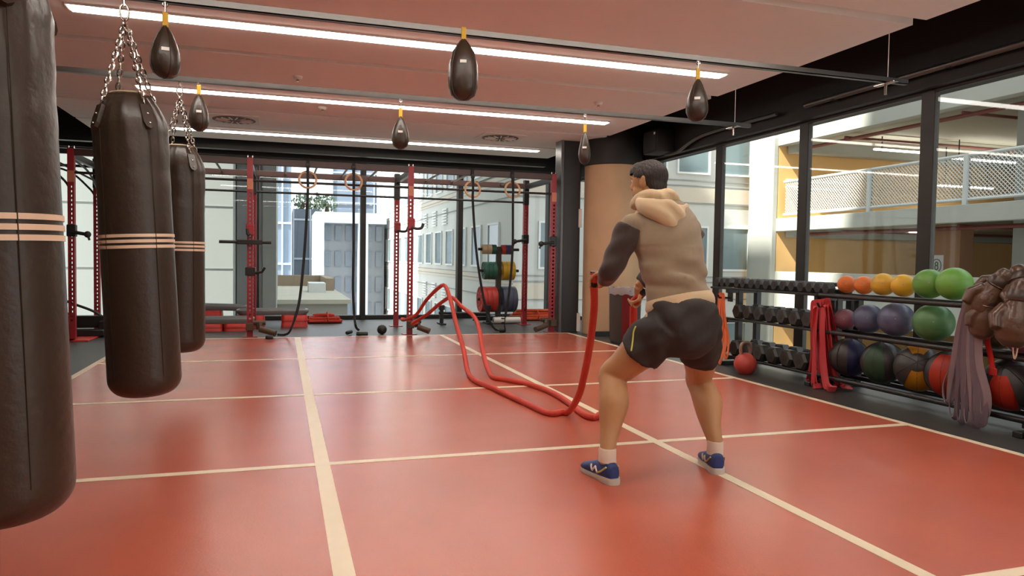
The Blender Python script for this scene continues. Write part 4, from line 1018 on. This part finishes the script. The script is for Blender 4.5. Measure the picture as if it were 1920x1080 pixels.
# neck and head
HF = Vector((-.52, .84, -.10)).normalized(); HR = HF.cross(UP).normalized(); HU = HR.cross(HF)
HM = Matrix((HR, HF, HU)).transposed()
loft(body, [(NECK-UP*.03, .068, .066), (NECK.lerp(HEAD, .5), .058, .062), (HEAD-HU*.03, .056, .062)], 18)
body.ball(HEAD+HU*.022, (.074, .093, .088), 24, 16, HM)
body.ball(HEAD-HU*.048+HF*.030, (.058, .066, .066), 20, 14, HM)
body.ball(HEAD-HU*.098+HF*.062, (.030, .026, .020), 14, 10, HM)
body.tube([HEAD+HU*.022+HF*.088, HEAD-HU*.012+HF*.106, HEAD-HU*.024+HF*.098], [.009, .013, .014], 10)
body.ball(HEAD-HU*.058+HF*.092, (.024, .010, .010), 12, 8, HM)
for s in (-1, 1):
    e = HEAD+HR*(s*.076)-HU*.004-HF*.004
    body.ball(e, (.010, .021, .033), 14, 10, HM @ Matrix.Rotation(s*.35, 3, 'Z'))
    body.ball(e+HU*.016+HR*(s*.006)-HF*.010, (.008, .013, .018), 12, 8, HM @ Matrix.Rotation(s*.35, 3, 'Z'))
    body.ball(HEAD+HR*(s*.032)+HU*.036+HF*.083, (.022, .010, .008), 12, 8, HM)
# forearms and hands
def hand(w, h, grip, side):
    """palm and five fingers closed round the rope running along grip"""
    ax = (h-w).normalized(); gr = Vector(grip).normalized(); gr = (gr-ax*gr.dot(ax)).normalized(); pn = ax.cross(gr)*side
    loft(body, [(w, .027, .022), (w.lerp(h, .5), .036, .020), (h-ax*.01, .040, .018)], 14, lat=gr)
    for k, ln in enumerate((.9, 1.0, .95, .8)):
        b = h-ax*.008+gr*(-.030+.020*k)
        pts = [b, b+ax*.030*ln+pn*.006, b+ax*.046*ln+pn*.030, b+ax*.030*ln+pn*.052, b+ax*.008+pn*.050]
        body.tube(pts, [.0095, .0095, .0090, .0085, .0075], 8)
    b = w.lerp(h, .45)-gr*.034
    body.tube([b, b-gr*.012+ax*.020+pn*.020, b+gr*.004+ax*.038+pn*.040, b+gr*.026+ax*.044+pn*.050], [.012, .011, .010, .008], 8)
    return h+ax*.020+pn*.028
def arm(sh, el, wr):
    loft(body, sm_secs([(sh, .050, .052), (sh.lerp(el, .5), .046, .048), (el, .040, .042), (el.lerp(wr, .3), .042, .040), (el.lerp(wr, .75), .032, .030), (wr, .027, .024)], 3), 16)
arm(SH_L, EL_L, WR_L); arm(SH_R, EL_R, WR_R)
GRIP_L = hand(WR_L, HA_L, (0, .25, -1), 1); GRIP_R = hand(WR_R, HA_R, (.3, 1, -.6), -1)
fuse(body, 'body', M_SKIN, man, .0065, 4)
# eyes (on the far side of the head, but built)
for s in (-1, 1):
    MB().ball(HEAD+HR*(s*.031)+HU*.018+HF*.077, .011, 12, 8).build('eye', M_WHITE, man)
# hair: short cap, clipped at a hairline
hb = MB(); hb.ball(HEAD+HU*.030-HF*.006, (.083, .102, .090), 48, 32, HM)
hb.ball(HEAD+HU*.055+HF*.045, (.068, .058, .062), 32, 20, HM); hb.ball(HEAD-HU*.015-HF*.040, (.070, .055, .070), 32, 20, HM)
ho = fuse(hb, 'hair', M_HAIR, man, .006, 3)
bm = bmesh.new(); bm.from_mesh(ho.data); kill = []
for f in bm.faces:
    p = f.calc_center_median()+WORG[man.name]-HEAD; u, fw, rt = p.dot(HU), p.dot(HF), abs(p.dot(HR))
    low = -.062 if fw < -.045 else (-.062+(fw+.045)/.045*.075 if fw < 0 else (.012+(fw/.05)*.02 if fw < .05 else .052))
    if u < low: kill.append(f)
bmesh.ops.delete(bm, geom=kill, context='FACES')
for v in bm.verts:
    q = v.co*160; v.co += v.normal*(.0012*math.sin(q.x*2.3+q.z*.4+1.5*math.sin(q.y)))
bm.to_mesh(ho.data); bm.free()
# hoodie: trunk plus sleeves
S1 = lambda x, y, Y: pY(x, y, Y)
tr_secs = [(S1(1277, 582, 3.235), .176, .140), (S1(1275, 570, 3.24), .186, .148), (S1(1271, 552, 3.25), .172, .138), (S1(1266, 525, 3.27), .170, .136), (S1(1260, 490, 3.30), .180, .140), (S1(1252, 455, 3.345), .198, .145), (S1(1246, 425, 3.39), .200, .135), (S1(1238, 402, 3.42), .165, .115), (S1(1228, 386, 3.445), .105, .09), (S1(1224, 374, 3.46), .082, .078)]
hd = MB(); loft(hd, sm_secs(tr_secs, 4), 32)
for sh, s in ((SH_L, -1), (SH_R, 1)): hd.ball(sh.lerp(NECK, .16)-UP*.015, (.075, .078, .072), 16, 10)
ho2 = fuse(hd, 'hoodie', M_HOOD, man, .009, 8)
# wrinkles across the lower back
me = ho2.data; off = WORG[man.name]
for v in me.vertices:
    p = v.co+off; h = (p.z-PELV.z); lat = (p-PELV).dot(RGT); back = -(p-PELV).dot(FWD)
    if h < .36:
        a = math.exp(-((h-.21)/.08)**2)*min(1, max(0, (h-.13)/.03)); d = .011*a*math.sin(42*h+5*lat+2.0*math.sin(9*lat)+1.0)+.005*a*math.sin(70*h-11*lat)
    else: d = .004*math.sin(28*h-14*lat+2)*math.exp(-((h-.42)/.12)**2)
    v.co += Vector(v.normal)*d
tag(ho2, 'taupe hoodie body with creased lower back')
# ribbed hem
hm = MB(); hs = sm_secs(tr_secs, 4)[:9]
loft(hm, [(c, r1+(.004 if 0 < i < 8 else -.012), r2+(.004 if 0 < i < 8 else -.012)) for i, (c, r1, r2) in enumerate(hs)], 40)
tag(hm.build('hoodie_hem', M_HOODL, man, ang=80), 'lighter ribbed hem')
def sleeve(sh, el, wr, cut, name):
    b = MB(); e2 = el.lerp(wr, cut)
    loft(b, sm_secs([(sh+UP*.012, .070, .074), (sh.lerp(el, .3), .070, .074), (sh.lerp(el, .65), .063, .066), (el, .058, .060), (el.lerp(e2, .5), .054, .054), (e2, .046, .046)], 4), 20)
    o = fuse(b, name, M_SLEEVE, man, .008, 5)
    for v in o.data.vertices:
        p = v.co+off; v.co += Vector(v.normal)*.004*math.sin(60*p.z+30*p.y)
sleeve(SH_L, EL_L, WR_L, .72, 'sleeve'); sleeve(SH_R, EL_R, WR_R, .85, 'sleeve')
# hood lying on the upper back
hh = MB()
HB = pY(1250, 396, 3.33)
bn = -(FWD*.85-UP*.5).normalized()
t = (NECK-PELV).normalized(); lat = (RGT-t*RGT.dot(t)).normalized(); dep = t.cross(lat)
pts = [NECK+UP*.012+lat*(.098*math.cos(a))+FWD*(.088*math.sin(a)-.005)+UP*(-.020*math.sin(a)-.004) for a in [2*math.pi*k/20 for k in range(20)]]
hh.tube(pts, [.026+.010*(1-math.sin(2*math.pi*k/20)) for k in range(20)], 12, closed=True)
hs_ = [(pY(1194, 376, 3.40), .022, .020), (pY(1203, 380, 3.345), .040, .030), (pY(1219, 385, 3.295), .056, .036), (pY(1238, 391, 3.265), .068, .040), (pY(1256, 397, 3.262), .082, .042), (pY(1270, 399, 3.295), .072, .040), (pY(1281, 395, 3.35), .046, .034), (pY(1286, 388, 3.41), .022, .022)]
hp = smooth_path([q[0] for q in hs_], 5); hr_ = smooth_path([Vector((q[1], q[2], 0)) for q in hs_], 5)
dn_ = (-UP*.95-FWD*.25).normalized(); rings = []
for i, (c, r) in enumerate(zip(hp, hr_)):
    tt = (hp[min(i+1, len(hp)-1)]-hp[max(i-1, 0)]).normalized(); d1 = (dn_-tt*dn_.dot(tt)).normalized(); n1 = tt.cross(d1)
    rings.append([c+d1*(r.x*math.cos(q)*(1.15 if math.cos(q) > 0 else .75))+n1*(r.y*.78*math.sin(q)) for q in [2*math.pi*j/22 for j in range(22)]])
hh.rings(rings)
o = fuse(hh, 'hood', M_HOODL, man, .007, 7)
for v in o.data.vertices:
    p = v.co+off-HB; v.co += Vector(v.normal)*.006*math.sin(52*(p.z+.55*p.x)+1.2*math.sin(18*p.x))
# shorts
sb = MB()
loft(sb, sm_secs([(S1(1278, 572, 3.225), .172, .140), (S1(1279, 588, 3.215), .190, .158), (S1(1280, 615, 3.21), .196, .160), (S1(1277, 640, 3.215), .185, .140), (S1(1274, 662, 3.23), .11, .09)], 4), 32)
def sleg(h, k, e, r0, r1):
    d = (k-h).normalized()
    loft(sb, sm_secs([(h-d*.05, r0*.95, r0), (h.lerp(k, e*.45), r0, r0*1.02), (h.lerp(k, e), r1, r1*1.02)], 4), 24)
sleg(HIP_L, KNE_L, .47, .116, .118); sleg(HIP_R, KNE_R, .50, .110, .112)
o = fuse(sb, 'shorts', M_SHORT, man, .009, 5)
for v in o.data.vertices:
    p = v.co+off; v.co += Vector(v.normal)*(.006*math.sin(26*p.z+30*p.x+2*math.sin(11*p.x))+.003*math.sin(60*p.z-34*p.x))
pl = [pY(1193, 612, 3.10), pY(1189, 622, 3.095), pY(1187, 640, 3.10), pY(1184, 658, 3.12)]
def stick(pts, obj, lift=.003):
    out = []
    for p in pts:
        d = (p-C_POS).normalized(); ok, loc, nr, _ = obj.ray_cast(C_POS-off, d)
        out.append((loc+off+nr*lift) if ok else p)
    return out
MB().tube(smooth_path(stick(pl, o), 4), .0045, 6).build('lime_piping', M_LIME, man)
# socks and shoes
def shoe(toe, heel, ank, side):
    toe = Vector((toe.x, toe.y, 0)); heel = Vector((heel.x, heel.y, 0)); d = (toe-heel).normalized(); L = .285
    sdv = Vector((d.y, -d.x, 0)); hb_ = Vector((ank.x, ank.y, 0))-d*.068
    b = MB(); secs = [(-.004, .026, .045, .085), (.018, .037, .046, .094), (.07, .043, .042, .096), (.12, .044, .038, .086), (.17, .049, .032, .068), (.215, .052, .028, .054), (.255, .047, .024, .042), (.280, .030, .019, .028)]
    rings = []
    for x, wd, zc, hgt in secs:
        c = hb_+d*x; row = []
        for j in range(20):
            a = 2*math.pi*j/20; q = math.cos(a); z = math.sin(a)
            row.append(c+sdv*(wd*math.copysign(abs(q)**.8, q))+UP*(.016+(hgt*(z*.5+.5))))
        rings.append(row)
    b.rings(rings)
    u = fuse(b, 'shoe', M_SHOE, man, .006, 3)
    s = MB(); rings = []
    prof = [(-.016, .012), (-.009, .026), (.004, .037), (.03, .042), (.08, .041), (.13, .040), (.18, .048), (.225, .051), (.262, .044), (.284, .026), (.290, .012)]
    for z, f in ((0, .90), (.005, .98), (.018, 1.0), (.026, .97)):
        row = [hb_+d*(x if x > 0 else x)+sdv*(wd*f)+UP*(z+(.010*max(0, min(1, (.16-x)/.10)))*(z > .01)+(.012*((x-.2)/.09)**2 if x > .2 and z < .01 else 0)) for x, wd in prof]
        row += [hb_+d*x-sdv*(wd*f)+UP*(z+(.010*max(0, min(1, (.16-x)/.10)))*(z > .01)+(.012*((x-.2)/.09)**2 if x > .2 and z < .01 else 0)) for x, wd in reversed(prof)]
        rings.append(row)
    s.rings(rings); s.build('sole', M_SOLE, u, ang=60)
    # letter N on both flanks
    for sg in (-1, 1):
        base = hb_+d*.122+UP*.058
        n = MB()
        for p, q in (((-.022, -.018), (-.012, .020)), ((-.012, .020), (.012, -.018)), ((.012, -.018), (.022, .020))):
            P = []
            for tt in (0, .33, .67, 1):
                xx, zz = p[0]+(q[0]-p[0])*tt, (p[1]+(q[1]-p[1])*tt)*.8
                c0 = base+d*(xx*1.25)+UP*(zz*.95)+sdv*(sg*.10); r = u.ray_cast(c0-off, -sdv*sg)
                P.append((r[1]+off+sdv*(sg*.002)) if r[0] else base+sdv*(sg*.043))
            n.tube(P, .0052, 6)
        n.build('letter_mark', M_WHITE, u)
    lc = MB()
    for k in range(5):
        x = .112+.022*k; zt = .016+.090-.016*k*.9
        lc.tube([hb_+d*x+sdv*.022+UP*(zt-.010), hb_+d*x+UP*(zt+.004), hb_+d*x-sdv*.022+UP*(zt-.010)], .0035, 6)
    lc.tube(smooth_path([hb_+d*.112+UP*.112, hb_+d*.12+sdv*.03+UP*.118, hb_+d*.145+sdv*.06+UP*.08], 4), .003, 6)
    lc.build('laces', M_STEEL, u)
    hl = MB(); hl.tube(smooth_path([hb_+d*.02+sdv*.036+UP*.088, hb_+d*.06+sdv*.043+UP*.058, hb_+d*.095+sdv*.044+UP*.044], 4), .005, 6); hl.tube(smooth_path([hb_+d*.02-sdv*.036+UP*.088, hb_+d*.06-sdv*.043+UP*.058, hb_+d*.095-sdv*.044+UP*.044], 4), .005, 6)
    hl.build('trim_stripe', mat('shoe_trim', (178, 170, 96), .6), u)
    k = MB(); loft(k, [(ank-UP*.035, .043, .051), (ank-UP*.01, .042, .048), (ank+UP*.025, .0425, .0475), (ank+UP*.033, .040, .045)], 20, lat=sdv)
    k.build('sock', M_SOCK, man, ang=70)
shoe(gz(1096, 872), gz(1152, 902), ANK_L, -1); shoe(gz(1317, 847), gz(1352, 885), ANK_R, 1)

# ------------------------------------------------------------------ battle rope
rz = .024
fp = lambda x, y: gz(x, y, rz)
rope = thing('battle_rope', 'thick red battle rope looped round a rig upright with both ends in hand', 'rope', (1.755, 10.3, 0))
px3 = PXS[2]
loopR = [Vector((px3-.09, YF-.10, .22)), Vector((px3-.10, YF+.06, .22)), Vector((px3, YF+.11, .20)), Vector((px3+.10, YF+.06, .18)), Vector((px3+.09, YF-.10, .18))]
A_ = [GRIP_L+Vector((.0, -.01, .05)), GRIP_L, pY(1114, 575, 3.84), pY(1107, 640, 3.98), pY(1096, 700, 4.12), pY(1084, 744, 4.3), fp(1062, 774), fp(1030, 775), fp(990, 758), fp(930, 730), fp(895, 716), pY(878, 700, 6.55), pY(869, 655, 6.9), pY(856, 610, 7.3), pY(844, 560, 7.8), pY(834, 536, 8.1), pY(822, 540, 8.4), pY(800, 562, 8.9), pY(780, 590, 9.5)]
B_ = [pY(774, 606, 9.6), pY(800, 590, 9.1), pY(828, 567, 8.6), pY(847, 558, 8.2), pY(866, 575, 7.9), pY(889, 594, 7.6), pY(899, 620, 7.3), pY(906, 662, 6.9), fp(922, 706), fp(950, 712), fp(990, 720), fp(1030, 734), fp(1062, 752), fp(1090, 774), fp(1112, 783), fp(1130, 776), pY(1146, 748, 4.3), pY(1168, 690, 4.15), pY(1186, 620, 4.0), GRIP_R, GRIP_R+Vector((.02, -.06, .06))]
path = smooth_path(A_+loopR+B_, 7)
for p in path: p.z = max(p.z, rz)
MB().tube(path, .0225, 10).build('rope_strand', M_ROPE, rope)
for a, b in ((GRIP_L+Vector((0, -.01, .055)), GRIP_L+Vector((0, .01, -.03))), (GRIP_R+Vector((.025, -.07, .07)), GRIP_R+Vector((0, .03, -.01)))):
    MB().tube([a, a.lerp(b, .5), b], .0245, 12).build('end_grip', M_STEEL, rope)
